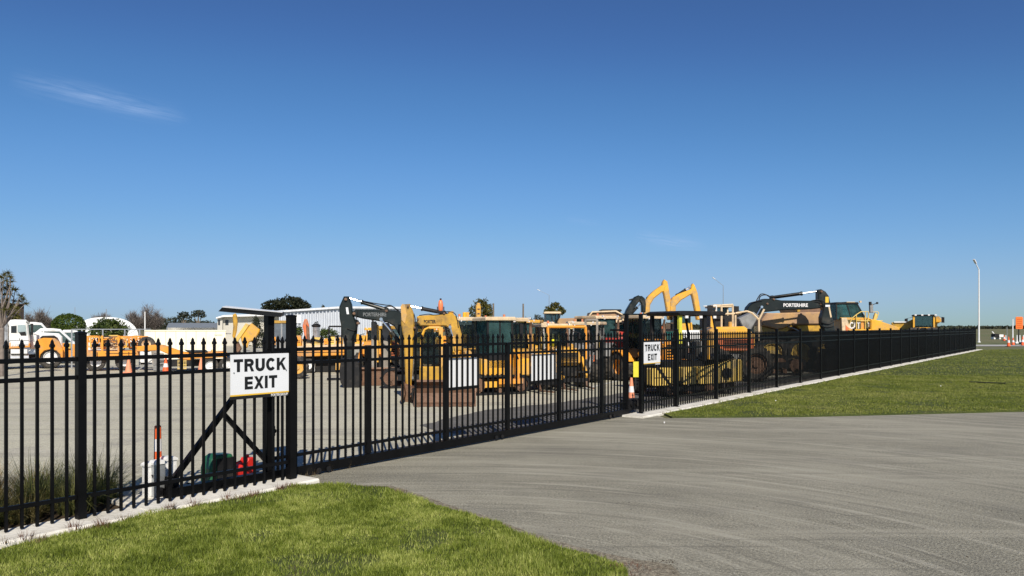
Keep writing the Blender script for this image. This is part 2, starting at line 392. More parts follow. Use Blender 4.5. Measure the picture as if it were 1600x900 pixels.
# dark patched seal inside the yard
sheet('dark_seal_patch', [tuple(G(655, 664))[:2], tuple(G(760, 640))[:2], tuple(G(880, 628))[:2], tuple(G(1060, 600))[:2], (18, 36), (22, 38), tuple(FL(36, -.6))[:2], tuple(FL(22, -.6))[:2], tuple(FL(16, -.6))[:2]], -.004, DARKSEAL, rag=.12)
# lawns
front = [(0, 862), (60, 847), (140, 829), (234, 806), (344, 784), (440, 768), (475, 762), (540, 760), (605, 763), (632, 775), (668, 786), (700, 797), (742, 808), (780, 820), (812, 838), (850, 851), (880, 860), (930, 872), (972, 886), (982, 905), (1000, 960), (1010, 1040)]
fp = [tuple(G(x, y))[:2] for x, y in front] + [(0.6, 1.5), (-1.0, -4), (-9, -4), (-9, 1), tuple(G(-300, 935))[:2]]
front_lawn, front_poly = sheet('front_lawn', fp, .02, GRASSG, rag=.055, step=.12)
DIRT = ground_mat('edge_dirt', (.20, .175, .125), (.27, .24, .18), (.13, .10, .07), 1.2, 30, grain=1.2, lo=.4, hi=.6)
edge = [(470, 762), (540, 757), (612, 759), (640, 768), (700, 789), (760, 806), (822, 832), (862, 845), (900, 855), (950, 866), (1000, 876), (1050, 884), (1062, 905), (1080, 960), (1090, 1040), (900, 1040), (860, 900), (700, 830), (600, 790), (500, 775)]
sheet('dirt_verge', [tuple(G(x, y))[:2] for x, y in edge], .004, DIRT, rag=.06, step=.1)
sp_ = [tuple(FL(21.3, .36))[:2], tuple(FL(40, .36))[:2], tuple(FL(60, .36))[:2], tuple(FL(81, .36))[:2], (62, 74), (62, 26), tuple(G(1600, 643))[:2]+(1,), tuple(G(1250, 651))[:2], tuple(G(1110, 652.5))[:2], tuple(G(1050, 652.5))[:2]]
side_lawn, side_poly = sheet('side_lawn', sp_, .02, GRASSG, rag=.05, step=.4)
sheet('footpath', [(34, 77), (140, 77), (140, 84), (34, 84)], .012, PATH)
# concrete mowing strips under the fence
def strip(name, s0, s1, o0, o1, z, rag=.012):
    mb = MB(); n = max(4, int((s1-s0)/.3)); L = []
    for i in range(n+1):
        s = s0+(s1-s0)*i/n
        w = o1+rag*3*mnoise.noise(Vector((s*.8, 1, z))); v = o0+rag*2*mnoise.noise(Vector((s, 5, z)))
        zz = z+.006*mnoise.noise(Vector((s*.6, 9, 0)))
        L.append([FL(s, v, -.03), FL(s, v, zz), FL(s, w-.02, zz), FL(s, w, zz-.02), FL(s, w, -.03)])
    vs = [p for r in L for p in r]; k = 5
    fs = [(i*k+j, (i+1)*k+j, (i+1)*k+j+1, i*k+j+1) for i in range(n) for j in range(k-1)]
    fs += [tuple(range(k)), tuple(range(n*k+k-1, n*k-1, -1))]
    mb.add(vs, fs); o = mb.obj(name, CONC); tag(o, kind='structure'); return o
strip('concrete_strip', -8, 9.9, -.14, .31, .045)
strip('concrete_strip', 9.9, 12.0, -.62, .29, .05)
strip('concrete_strip', 20.35, 82.0, -.16, .34, .04)
tag(sheet('planting_bed', [tuple(FL(2, -.14))[:2], tuple(FL(9.9, -.14))[:2], tuple(FL(9.9, -.62))[:2], tuple(FL(10.2, -.64))[:2], tuple(FL(10.2, -1.2))[:2], tuple(FL(9.9, -1.6))[:2], tuple(FL(2, -1.9))[:2]], .01, SOIL, rag=.03)[0])

# ------------------------------------------------------------------ fence and gate
def picket_mesh(top, bottom, w=.025):
    mb = MB(); h = w/2
    mb.box(-h, h, -h, h, bottom, top-.085)
    def ring(z, r): return [(-r, -r, z), (r, -r, z), (r, r, z), (-r, r, z)]
    rings = [(top-.085, h*.8), (top-.075, h*1.5), (top-.055, h*1.55), (top-.045, h*1.05), (top-.02, h*.8), (top, .001)]
    vs = [p for z, r in rings for p in ring(z, r)]; fs = []
    for k in range(len(rings)-1):
        fs += [(k*4+i, k*4+(i+1)%4, (k+1)*4+(i+1)%4, (k+1)*4+i) for i in range(4)]
    fs.append((3, 2, 1, 0))
    mb.add(vs, fs)
    o = mb.obj('picket', FENCE); me = o.data; bpy.data.objects.remove(o); return me
PICK = picket_mesh(1.79, .055)
GPICK = picket_mesh(1.80, .13, .024)
def post_mesh(h, w=.078):
    mb = MB(); a = w/2; mb.box(-a, a, -a, a, 0, h-.03); a2 = a+.004
    mb.box(-a2, a2, -a2, a2, h-.03, h-.012)
    mb.add([(-a2, -a2, h-.012), (a2, -a2, h-.012), (a2, a2, h-.012), (-a2, a2, h-.012), (0, 0, h)], [(0, 1, 4), (1, 2, 4), (2, 3, 4), (3, 0, 4)])
    mb.box(-a-.03, a+.03, -a-.03, a+.03, .035, .047)
    o = mb.obj('post', FENCE); me = o.data; bpy.data.objects.remove(o); return me
POST, POSTL, POSTT = post_mesh(1.865), post_mesh(2.06, .09), post_mesh(2.2, .07)
def rail(parent, s0, s1, h, off=0.0, hh=.04, w=.032, name='rail'):
    mb = MB(); L = s1-s0; mb.box(0, L, -w/2, w/2, h-hh/2, h+hh/2)
    o = mb.obj(name, FENCE, parent); o.location = FL(s0, off)-parent.location; o.rotation_euler = (0, 0, FROT)
    return o
def fence(name, label, posts, cat='fence', skip=()):
    r = empty(name, FL(posts[0][0]), label=label, cat=cat)
    for s, me in posts: inst(me, 'post', r, FL(s)-r.location, (0, 0, FROT))
    for (sa, _), (sb, _) in zip(posts, posts[1:]):
        for h in (1.593, 1.417, .262): rail(r, sa+.04, sb-.04, h, 0, .04 if h < 1.5 else .042)
    return r
def pickets(r, s0, s1, spacing=.128):
    n = max(1, round((s1-s0)/spacing)); return [s0+(s1-s0)*k/n for k in range(1, n)]
left_posts = [(2.02, POST), (4.46, POST), (6.90, POST), (9.34, POST), (11.79, POSTL)]
lf = fence('picket_fence', 'black steel picket fence left of the gate, in front of the planting bed', left_posts)
for (a, _), (b, _) in zip(left_posts, left_posts[1:]):
    for s in pickets(lf, a, b):
        inst(PICK, 'picket', lf, FL(s, 0, random.uniform(-.003, .003))-lf.location, (0, 0, FROT))
right_posts = [(20.90, POSTT), (22.67, POST)]+[(25.07+2.4*k, POST) for k in range(24)]
rf = fence('picket_fence', 'long black steel picket fence receding right of the gate along the lawn', right_posts)
cnt = 0; far = MB()
pv = [tuple(v.co) for v in PICK.vertices]; pf = [tuple(p.vertices) for p in PICK.polygons]
for (a, _), (b, _) in zip(right_posts, right_posts[1:]):
    for s in pickets(rf, a, b):
        q = FL(s)-rf.location
        if cnt < 296: inst(PICK, 'picket', rf, q, (0, 0, FROT))
        else:
            c_, s_ = math.cos(FROT), math.sin(FROT)
            far.add([(q.x+x*c_-y*s_, q.y+x*s_+y*c_, z) for x, y, z in pv], pf)
        cnt += 1
tag(far.obj('far_pickets', FENCE, rf), kind='stuff')

# sliding gate, hung just behind the fence line
GO = -.20
gate = empty('sliding_gate', FL(11.61, GO), label='black steel sliding gate across the yard entrance with triangular tail brace', cat='gate')
def gput(mb, name, m=FENCE, **k):
    o = mb.obj(name, m, gate, **k); o.rotation_euler = (0, 0, FROT); return o
U = [11.61, 13.22, 14.83, 16.40, 18.0, 19.58, 20.62]; g0 = U[0]
for k, s in enumerate(U):
    mb = MB(); a = .04 if k not in (0,) else .042
    mb.box(s-g0-a, s-g0+a, -.03, .03, .155, 1.64)
    gput(mb, 'upright')
for h, hh in ((1.622, .045), (1.453, .04), (.292, .04)):
    mb = MB(); 
    for a, b in zip(U, U[1:]): mb.box(a-g0+.04, b-g0-.04, -.018, .018, h-hh/2, h+hh/2)
    gput(mb, 'rail')
mb = MB(); mb.box(10.30-g0, 20.66-g0, -.05, .05, .03, .15); gput(mb, 'track_beam')
for a, b in zip(U, U[1:]):
    for s in pickets(None, a, b, .131): inst(GPICK, 'picket', gate, Vector((DX*(s-g0), DY*(s-g0), 0)), (0, 0, FROT))
mb = MB(); mb.bar((10.33-g0, 0, .17), (11.59-g0, 0, 1.60), .05, .06); gput(mb, 'tail_brace')
mb = MB(); mb.bar((10.97-g0, 0, .93), (11.58-g0, 0, .27), .045, .05); gput(mb, 'tail_strut')
mb = MB(); mb.box(10.31-g0, 10.37-g0, -.03, .03, .15, .28); gput(mb, 'tail_stop')
mb = MB()
for s in (10.9, 12.4, 16.1, 19.9):
    for d in (-.08, .08): mb.cyl((s+d-g0, -.06, .055), (s+d-g0, -.075, .055), .035, 12)
gput(mb, 'roller', BLK)
# gate track pieces and guide posts
gp = empty('gate_guide_post', FL(SX(420.5, -.34), -.34), FROT, label='square black guide post behind the big sign, holding the flat panel', cat='post')
mb = MB(); mb.box(-.045, .045, -.045, .045, 0, 2.06); mb.box(-.09, .09, -.09, .09, .05, .062); mb.obj('post', FENCE, gp)
mb = MB(); mb.cyl((0, -.05, .62), (0, -.11, .62), .03, 10); mb.cyl((.0, -.08, .56), (0, -.08, .68), .028, 10); mb.obj('guide_roller', BLK, gp)
cp = empty('gate_catch_post', FL(SX(979, -.42), -.42), FROT, label='tall black catch post just left of the small sign', cat='post')
mb = MB(); mb.box(-.035, .035, -.035, .035, 0, 2.2); mb.box(-.09, .09, -.09, .09, .04, .052); mb.obj('post', FENCE, cp)
mb = MB(); mb.box(.045, .53, .36, .40, 1.82, 1.86); mb.box(-.03, .05, .04, .40, 1.82, 1.86); mb.obj('crossbar', FENCE, cp)
mb = MB(); mb.box(-.12, .5, -.07, .1, .06, .30); mb.cyl((.1, -.07, .2), (.1, -.11, .2), .07, 12); mb.cyl((.32, -.07, .2), (.32, -.11, .2), .07, 12); mb.obj('roller_housing', BLK, cp)
# panel on top of the guide post
pr = empty('solar_panel', FL(SX(420.5, -.34), -.34, 2.06), label='flat tilted panel with white top edge mounted above the big sign', cat='solar panel')
def W_(px, py, Z): return P(px, Z, H(py, Z))-pr.location
nb = [W_(341, 486.5, 8.85), W_(438, 495.5, 9.5)]; nt_ = [W_(347, 480.3, 8.86), W_(441, 488.7, 9.51)]; ft = [W_(353, 478.6, 9.25), W_(444, 487.6, 9.9)]
fb = [p-Vector((0, 0, .045)) for p in ft]
mb = MB(); mb.add(nb+nt_+[p-Vector((0, 0, .003)) for p in ft]+fb, [(0, 1, 3, 2), (2, 3, 5, 4), (4, 5, 7, 6), (6, 7, 1, 0), (0, 2, 4, 6), (1, 7, 5, 3)]); mb.obj('frame', mat('panel_frame', (.02, .021, .023), .5, .1), pr)
up = Vector((0, 0, .004)); q4 = [nt_[0], nt_[1], ft[1], ft[0]]
mb = MB(); mb.add([p+up*.2 for p in q4]+[p+up*2 for p in q4], [(4, 5, 6, 7), (3, 2, 1, 0), (0, 1, 5, 4), (1, 2, 6, 5), (2, 3, 7, 6), (3, 0, 4, 7)]); mb.obj('top_sheet', WHITE, pr)
mb = MB(); mb.bar(Vector((0, 0, -.02)), (nb[1]+fb[1])/2+Vector((-.12, 0, .01)), .05); mb.obj('bracket', FENCE, pr)

# signs
def block_word(txt, width, height, parent, xc, zc, y, m=INK, st=.235):
    """bold grotesque capitals built from strokes; unit height 1"""
    def arc(cx, cy, rx, ry, a0, a1, n=12, t=None):
        t = t or st; P_ = []
        for i in range(n):
            q = []
            for a in (a0+(a1-a0)*i/n, a0+(a1-a0)*(i+1)/n):
                c, s_ = math.cos(R(a)), math.sin(R(a)); q.append(((cx+rx*c, cy+ry*s_), (cx+(rx-t)*c, cy+(ry-t*.92)*s_)))
            P_.append([q[0][0], q[1][0], q[1][1], q[0][1]])
        return P_
    bx = lambda x0, x1, y0, y1: [[(x0, y0), (x1, y0), (x1, y1), (x0, y1)]]
    h_ = st*.86
    G_ = {'T': (.80, bx(0, .80, 1-h_, 1)+bx(.40-st/2, .40+st/2, 0, 1-h_)),
          'R': (.86, bx(0, st, 0, 1)+bx(st, .50, 1-h_, 1)+bx(st, .50, .40, .40+h_)+arc(.50, .70, .32, .30, -90, 90)+[[(.42, .40), (.64, .44), (.86, 0), (.60, 0)]]),
          'U': (.84, bx(0, st, .38, 1)+bx(.84-st, .84, .38, 1)+arc(.42, .38, .42, .40, 180, 360, 16)),
          'C': (.88, arc(.45, .5, .45, .52, 38, 322, 26)),
          'K': (.88, bx(0, st, 0, 1)+[[(st, .30), (st, .62), (.58, 1), (.86, 1)], [(.36, .47), (.53, .62), (.90, 0), (.62, 0)]]),
          'E': (.74, bx(0, st, 0, 1)+bx(st, .74, 1-h_, 1)+bx(st, .70, .5-h_/2, .5+h_/2)+bx(st, .74, 0, h_)),
          'X': (.88, [[(0, 0), (.27, 0), (.88, 1), (.61, 1)], [(0, 1), (.27, 1), (.88, 0), (.61, 0)]]),
          'I': (st, bx(0, st, 0, 1))}
    gap = .11; tot = sum(G_[c][0] for c in txt)+gap*(len(txt)-1); k = width/tot; x = xc-width/2
    for c in txt:
        mb = MB()
        for i, poly in enumerate(G_[c][1]):
            mb.prism([(x+px_*k, zc-height/2+pz_*height) for px_, pz_ in poly], y-.0008-.00002*i, y)
        mb.obj('letter_'+c.lower(), m, parent); x += (G_[c][0]+gap)*k
def sign(s0, s1, z0, z1, off, label, words=True, blank=False):
    w, h = s1-s0, z1-z0
    r = empty('sign_board', FL(s0, off, z0), FROT, label=label, cat='sign')
    fr = -1
    mb = MB(); mb.box(0, w, -.004, .004, .055, h); mb.obj('panel', SIGNW, r)
    mb = MB(); mb.box(0, w, -.0045, .004, .038, .055); mb.obj('yellow_band', SIGNY, r)
    mb = MB(); mb.box(0, w, -.0045, .004, 0, .038); mb.obj('black_band', INK, r)
    if words:
        cx = w*.5
        block_word('TRUCK', w*.90, .148, r, cx, .055+(h-.055)*.725, -.0045, st=.27)
        block_word('EXIT', w*.56, .148, r, w*.51, .055+(h-.055)*.275, -.0045, st=.27)
        o = letters('PORTERGROUP', .04, REFL, r, Matrix.Translation((w*.83, -.0055, .018)) @ FACE, 'maker_lettering', bold=.0008, width=w*.30, depth=.001)
    for x in (.05*w, .95*w):
        mb = MB(); mb.cyl((x, -.004, h*.60), (x, -.012, h*.60), .008, 8); mb.obj('bolt', GALV, r)
    return r
sign(10.945, 11.735, 1.075, 1.588, .022, 'large white sign reading TRUCK EXIT fixed to the fence beside the near gate post')
sign(21.0, 21.79, 1.06, 1.575, .022, 'small distant white sign reading TRUCK EXIT right of the far gate post')
def blank(s0, s1, z0, z1, label):
    r = empty('blank_board', FL(s0, GO-.035, z0), FROT, label=label, cat='board')
    mb = MB(); mb.box(0, s1-s0, -.004, .004, .05, z1-z0); mb.obj('panel', SIGNW, r)
    mb = MB(); mb.box(0, s1-s0, -.0045, .004, 0, .05); mb.obj('black_band', INK, r)
blank(14.90, 15.68, .905, 1.415, 'blank white board behind the gate pickets, the nearer and larger of two')
blank(17.16, 17.95, .885, 1.41, 'blank white board behind the gate pickets, the farther and smaller of two')
# gate motor corner
bol = empty('striped_bollard', FL(SX(246.5, -.62), -.62), label='red and white striped bollard behind the white cabinets by the fence', cat='bollard')
z0 = .0
for k, (a, b, m) in enumerate(((0, .30, REFL), (.30, .50, CONE), (.50, .64, REFL), (.64, .78, CONE))):
    mb = MB(); rr = .048-.012*(a/.78); r2 = .048-.012*(b/.78)
    mb.cyl((0, 0, a), (0, 0, b), rr, 18, r2); mb.obj('band', m, bol, smooth='auto')
mb = MB(); mb.cyl((0, 0, .78), (0, 0, .79), .036, 18, .028); mb.box(-.09, .09, -.09, .09, .0, .03); mb.obj('cap', CONE, bol)
def cabinet(s, off, w, d, h, label, m=OFFW):
    r = empty('white_cabinet', FL(s, off), FROT, label=label, cat='cabinet', group='white cabinets beside the gate track')
    mb = MB(); mb.box(-w/2, w/2, -d/2, d/2, .0, h); mb.obj('box', m, r)
    mb = MB(); mb.prism([(-w/2-.012, h), (w/2+.012, h), (w/2+.012, h+.02), (w/2-.02, h+.04), (-w/2+.02, h+.04), (-w/2-.012, h+.02)], -d/2-.012, d/2+.012); mb.obj('lid', OFFW, r)
    mb = MB(); mb.box(-w/2+.02, w/2-.02, -d/2-.006, -d/2, .06, h-.05); mb.obj('door', m, r)
cabinet(SX(232, -.42), -.42, .09, .10, .385, 'leftmost slim white cabinet below the striped bollard')
cabinet(SX(246, -.36), -.36, .13, .10, .405, 'middle grey fronted white cabinet in front of the striped bollard', GALV)
cabinet(SX(263, -.52), -.52, .13, .12, .40, 'rightmost white cabinet right of the striped bollard')
mot = empty('gate_motor', FL(SX(340, -.72), -.72), FROT, label='dark green rounded gate motor housing behind the diagonal brace', cat='motor')
mb = MB(); mb.prism([(-.17, .03), (.17, .03), (.17, .28), (.13, .345), (-.06, .36), (-.13, .32), (-.17, .2)], -.11, .11, .02); mb.obj('housing', GREENP, mot)
mb = MB(); mb.box(-.2, .2, -.13, .13, 0, .03); mb.obj('base_plate', GALV, mot)
mb = MB(); mb.box(-.08, .15, -.116, -.11, .05, .31); mb.obj('front_cover', BLK, mot)
can = empty('fuel_can', FL(SX(377, -.80), -.80), FROT+.2, label='red plastic can standing right of the green motor housing', cat='fuel can')
mb = MB(); mb.prism([(-.17, 0), (.15, 0), (.16, .02), (.16, .17), (.14, .24), (.06, .24), (.02, .19), (-.14, .14), (-.17, .09)], -.07, .07, .015); mb.obj('body', REDP, can)
mb = MB(); mb.cyl((.10, 0, .24), (.10, 0, .275), .025, 10); mb.obj('cap', REDP, can)
mb = MB(); mb.tube([(-.12, 0, .14), (-.10, 0, .19), (-.02, 0, .205), (.03, 0, .20)], .012, 6); mb.obj('handle', REDP, can)
# small plates, rollers and bolts of the gate track on the pad
tr = empty('gate_track', FL(10.3, -.33), FROT, label='low dark roller brackets on the concrete pad under the gate tail', cat='gate track')
for x in (.0, .32, .78, 1.2):
    mb = MB(); mb.box(x-.05, x+.05, -.045, .045, .045, .055); mb.box(x-.04, x+.04, -.05, -.03, .055, .12); mb.cyl((x, -.05, .11), (x, -.02, .11), .045, 12); mb.obj('roller_bracket', BLK, tr)
mb = MB()
for x in (-.06, .06, .26, .38, .72, .84, 1.14, 1.26): mb.cyl((x, -.09, .045), (x, -.09, .075), .010, 6)
mb.box(-.1, 1.35, .06, .075, .047, .055); mb.obj('anchor_bolt', GALV, tr)
mb = MB(); mb.bar((.02, 0, .06), (-.05, .02, .30), .05); mb.box(.05, .2, -.06, .04, .06, .24); mb.obj('end_bracket', BLK, tr)

# ------------------------------------------------------------------ machine kit
class Thing:
    """a thing standing at photograph column px and distance Z, turned by yaw; pt() finds the point of its centre plane seen at a pixel"""
    def __init__(s, name, label, cat, px, Z, yaw=0, group=None):
        if px < 760 and yaw in (0, 180): yaw -= math.degrees(math.atan((px-800)/F))      # parked square to the line of sight
        s.px, s.Z, s.yaw = px, Z, R(yaw); s.o = P(px, Z); s.root = empty(name, s.o, s.yaw, label=label, cat=cat, group=group)
    def pt(s, px, py, off=0.0):
        d = Vector(((px-800)/F, 1, -(py-HZ)/F)); c, n = math.cos(s.yaw), math.sin(s.yaw)
        o = s.o+Vector((-n, c, 0))*off
        # plane through o with normal (-n, c)
        t = (-n*o.x+c*o.y)/(-n*d.x+c*d.y)
        p = d*t+Vector((0, 0, EYE))-s.o
        return (p.x*c+p.y*n, p.z)
    def pts(s, L, off=0.0): return [s.pt(x, y, off) for x, y in L]
    def prism(s, name, L, y0, y1, m, parent=None, bev=.02, off=0.0, label=None):
        mb = MB(); mb.prism(s.pts(L, off), y0, y1, bev); return mb.obj(name, m, parent or s.root, label)
    def put(s, name, mb, m, parent=None, label=None, smooth=False): return mb.obj(name, m, parent or s.root, label, smooth=smooth)
    def x(s, px, off=0): return s.pt(px, 500, off)[0]
    def z(s, py, off=0): return s.pt(s.px, py, off)[1]

def wheel(t, x, y, r, w, rimm=YEL, z=None, lug=True, name='wheel'):
    z = r if z is None else z
    mb = MB(); h = w/2
    mb.lathe([(r*.56, -h*.7), (r*.62, -h), (r*.86, -h), (r*.97, -h*.75), (r, -h*.4), (r, h*.4), (r*.97, h*.75), (r*.86, h), (r*.62, h), (r*.56, h*.7), (r*.56, -h*.7)], 'y', (0, 0, 0), 26)
    if lug:
        n = 22
        for i in range(n):
            a = 2*math.pi*i/n; c, s_ = math.cos(a), math.sin(a)
            for sg in (-1, 1):
                a2 = a+sg*.09
                p = Vector((r*.985*math.cos(a2), sg*h*.45, r*.985*math.sin(a2)))
                mb.bar(p-Vector((0, h*.38, 0)), p+Vector((0, h*.38, 0)), r*.10, r*.07, up=(math.cos(a2), 0, math.sin(a2)))
    tyre = mb.obj(name, TYRE, t.root); tyre.location = (x, y, z)
    mb = MB(); mb.lathe([(r*.56, -h*.72), (r*.52, -h*.72), (r*.48, -h*.35), (r*.22, -h*.30), (r*.20, -h*.6), (r*.10, -h*.62), (.0001, -h*.62)], 'y', (0, 0, 0), 20)
    mb.lathe([(r*.56, h*.72), (r*.5, h*.5), (.0001, h*.3)], 'y', (0, 0, 0), 20)
    for i in range(8):
        a = 2*math.pi*i/8; mb.cyl((r*.34*math.cos(a), -h*.30, r*.34*math.sin(a)), (r*.34*math.cos(a), -h*.42, r*.34*math.sin(a)), r*.035, 6)
    mb.obj('rim', rimm, tyre)
    return tyre
def track(t, x0, x1, y0, y1, h, m=BLK, sprocket=YEL):
    mb = MB(); r = h/2; n = 8; pts = []
    for i in range(n+1):
        a = -math.pi/2+math.pi*i/n; pts.append((x1-r+r*math.cos(a), r+r*math.sin(a)))
    for i in range(n+1):
        a = math.pi/2+math.pi*i/n; pts.append((x0+r+r*math.cos(a), r+r*math.sin(a)))
    inner = [((p[0]-(x0+x1)/2)*.94+(x0+x1)/2, (p[1]-r)*.80+r) for p in pts]
    k = len(pts); vs = []
    for L, y in ((pts, y0), (pts, y1), (inner, y1), (inner, y0)): vs += [(a, y, b) for a, b in L]
    for r4 in range(4):
        b0, b1 = r4*k, ((r4+1) % 4)*k
        mb.add([], [])
    fs = []
    for r4 in range(4):
        b0, b1 = r4*k, ((r4+1) % 4)*k
        fs += [(b0+i, b1+i, b1+(i+1)%k, b0+(i+1)%k) for i in range(k)]
    mb.add(vs, fs)
    # grousers
    per = int((x1-x0)/.17)
    for i in range(per):
        x = x0+r+(x1-x0-2*r)*i/max(1, per-1)
        mb.box(x-.02, x+.02, y0-.01, y1+.01, -.0, .03+.0); mb.box(x-.02, x+.02, y0-.01, y1+.01, h-.005, h+.028)
    for cx, a0 in ((x1-r, -90), (x0+r, 90)):
        for i in range(1, 6):
            a = R(a0+30*i); c, s_ = math.cos(a), math.sin(a); p = Vector((cx+r*c, 0, r+r*s_))
            mb.bar(p+Vector((0, y0-.01, 0)), p+Vector((0, y1+.01, 0)), .04, .05, up=(c, 0, s_))
    tr = mb.obj('track', m, t.root)
    mb = MB(); ym = (y0+y1)/2; w = (y1-y0)*.5
    mb.box(x0+r, x1-r, ym-w*.7, ym+w*.7, r*.75, r*1.35); mb.obj('track_frame', m if sprocket is BLK else sprocket, tr)
    mb = MB(); nr = max(3, int((x1-x0-2*r)/.35))
    for i in range(nr):
        x = x0+r+(x1-x0-2*r)*i/(nr-1); mb.cyl((x, ym-w*.9, r*.42), (x, ym+w*.9, r*.42), r*.24, 10)
    tag(mb.obj('track_rollers', STEEL, tr), kind='stuff')
    for cx in (x0+r, x1-r):
        mb = MB(); mb.cyl((cx, ym-w*.9, r), (cx, ym+w*.9, r), r*.72, 14); mb.cyl((cx, ym-w*1.02, r), (cx, ym+w*1.02, r), r*.3, 10); mb.obj('sprocket', STEEL, tr)
    return tr
def cab(t, x0, x1, y0, y1, z0, z1, m=YEL, glass=GLASS, roofm=None, rake0=0, rake1=0, sill=.28, p=.05, roof_over=.06, mid=True, name='cab', seat=True):
    """box cab: posts, sill, roof; glass panes and a seat inside"""
    zs = z0+(z1-z0)*sill; mb = MB()
    mb.box(x0, x1, y0, y1, z0, zs)
    tops = {(0, 0): (x0+rake0, y0), (1, 0): (x1-rake1, y0), (0, 1): (x0+rake0, y1), (1, 1): (x1-rake1, y1)}
    ins = p/2
    for (i, j), (tx, ty) in tops.items():
        bx = (x0+ins, x1-ins)[i]; by = (y0+ins, y1-ins)[j]
        tx = tx+(ins if i == 0 else -ins); ty = (y0+ins, y1-ins)[j]
        mb.bar((bx, by, zs-.01), (tx, ty, z1-.04), p, p, up=(0, 1, 0))
    if mid:
        mb.bar(((x0+x1)/2, y0+ins, zs), ((x0+x1+rake0-rake1)/2, y0+ins, z1-.04), p*.7, p*.7, up=(0, 1, 0))
        mb.bar(((x0+x1)/2, y1-ins, zs), ((x0+x1+rake0-rake1)/2, y1-ins, z1-.04), p*.7, p*.7, up=(0, 1, 0))
    c = mb.obj(name, m, t.root)
    mb = MB(); mb.prism([(x0+rake0-roof_over, z1-.05), (x1-rake1+roof_over, z1-.05), (x1-rake1+roof_over, z1+.02), (x1-rake1+roof_over-.05, z1+.06), (x0+rake0-roof_over+.05, z1+.06), (x0+rake0-roof_over, z1+.02)], y0-roof_over, y1+roof_over, .02)
    mb.obj('roof', roofm or m, c)
    g = .006
    def pane(q):
        mb = MB(); a, b, c_, d = [Vector(v) for v in q]; nrm = (b-a).cross(d-a).normalized()*g
        mb.add([a, b, c_, d, a+nrm, b+nrm, c_+nrm, d+nrm], [(3, 2, 1, 0), (4, 5, 6, 7), (0, 1, 5, 4), (1, 2, 6, 5), (2, 3, 7, 6), (3, 0, 4, 7)])
        mb.obj('window', glass, c)
    xm = (x0+x1)/2; xt = (x0+x1+rake0-rake1)/2; q = p*.5
    for y in (y0+p*.4, y1-p*.4):
        if mid:
            pane([(x0+p, y, zs+.004), (xm-q, y, zs+.004), (xt-q, y, z1-.055), (x0+rake0+p, y, z1-.055)])
            pane([(xm+q, y, zs+.004), (x1-p, y, zs+.004), (x1-rake1-p, y, z1-.055), (xt+q, y, z1-.055)])
        else: pane([(x0+p, y, zs+.004), (x1-p, y, zs+.004), (x1-rake1-p, y, z1-.055), (x0+rake0+p, y, z1-.055)])
    pane([(x0+p*.4, y0+p, zs+.004), (x0+rake0+p*.4, y0+p, z1-.055), (x0+rake0+p*.4, y1-p, z1-.055), (x0+p*.4, y1-p, zs+.004)])
    pane([(x1-p*.4, y0+p, zs+.004), (x1-rake1-p*.4, y0+p, z1-.055), (x1-rake1-p*.4, y1-p, z1-.055), (x1-p*.4, y1-p, zs+.004)])
    return c
def ram(t, a, b, y, r, split=.55, body=BLK, parent=None):
    """hydraulic ram from a to b in the local xz plane"""
    A = Vector((a[0], y, a[1])); B = Vector((b[0], y, b[1])); m_ = A.lerp(B, split)
    mb = MB(); mb.cyl(A, m_, r, 12); mb.cyl(m_, m_+(B-A).normalized()*r*.8, r*1.25, 12); mb.cyl(A-Vector((0, r*1.1, 0)), A+Vector((0, r*1.1, 0)), r*1.3, 10)
    c = mb.obj('hydraulic_ram', body, parent or t.root)
    mb = MB(); mb.cyl(m_, B, r*.5, 10); mb.cyl(B-Vector((0, r*1.1, 0)), B+Vector((0, r*1.1, 0)), r*.9, 10); mb.obj('piston_rod', CHROME, c)
    return c
def pins(t, L, y, r, m=STEEL, name='pivot_pin'):
    for (x, z) in L:
        mb = MB(); mb.cyl((x, -y, z), (x, y, z), r, 12); mb.cyl((x, -y-.02, z), (x, -y, z), r*.6, 8); mb.obj(name, m, t.root)
def hose(t, pts3, r=.018, m=BLK, name='hose'):
    # smooth the polyline
    P3 = [Vector(p) for p in pts3]; out = []
    for i in range(len(P3)-1):
        p0 = P3[max(0, i-1)]; p1 = P3[i]; p2 = P3[i+1]; p3 = P3[min(len(P3)-1, i+2)]
        for k in range(4):
            u = k/4; out.append(.5*((2*p1)+(-p0+p2)*u+(2*p0-5*p1+4*p2-p3)*u*u+(-p0+3*p1-3*p2+p3)*u**3))
    out.append(P3[-1]); mb = MB(); mb.tube(out, r, 6); return mb.obj(name, m, t.root)
def bucket(t, L, w, m=STEEL, teeth=None, name='bucket'):
    """bucket from a side outline in local coordinates"""
    mb = MB(); mb.prism(L, -w/2, w/2, .015); b = mb.obj(name, m, t.root)
    if teeth:
        (ax, az), (dx, dz) = teeth; n = 5
        for i in range(n):
            y = -w/2+w*(i+.5)/n; mb = MB(); mb.bar((ax, y, az), (ax+dx, y, az+dz), .06, .04); mb.obj('tooth', m, b)
    return b
def handrail(t, L3, r=.02, m=YEL, name='handrail'):
    mb = MB()
    for seg in L3: mb.tube(seg, r, 6)
    return mb.obj(name, m, t.root)

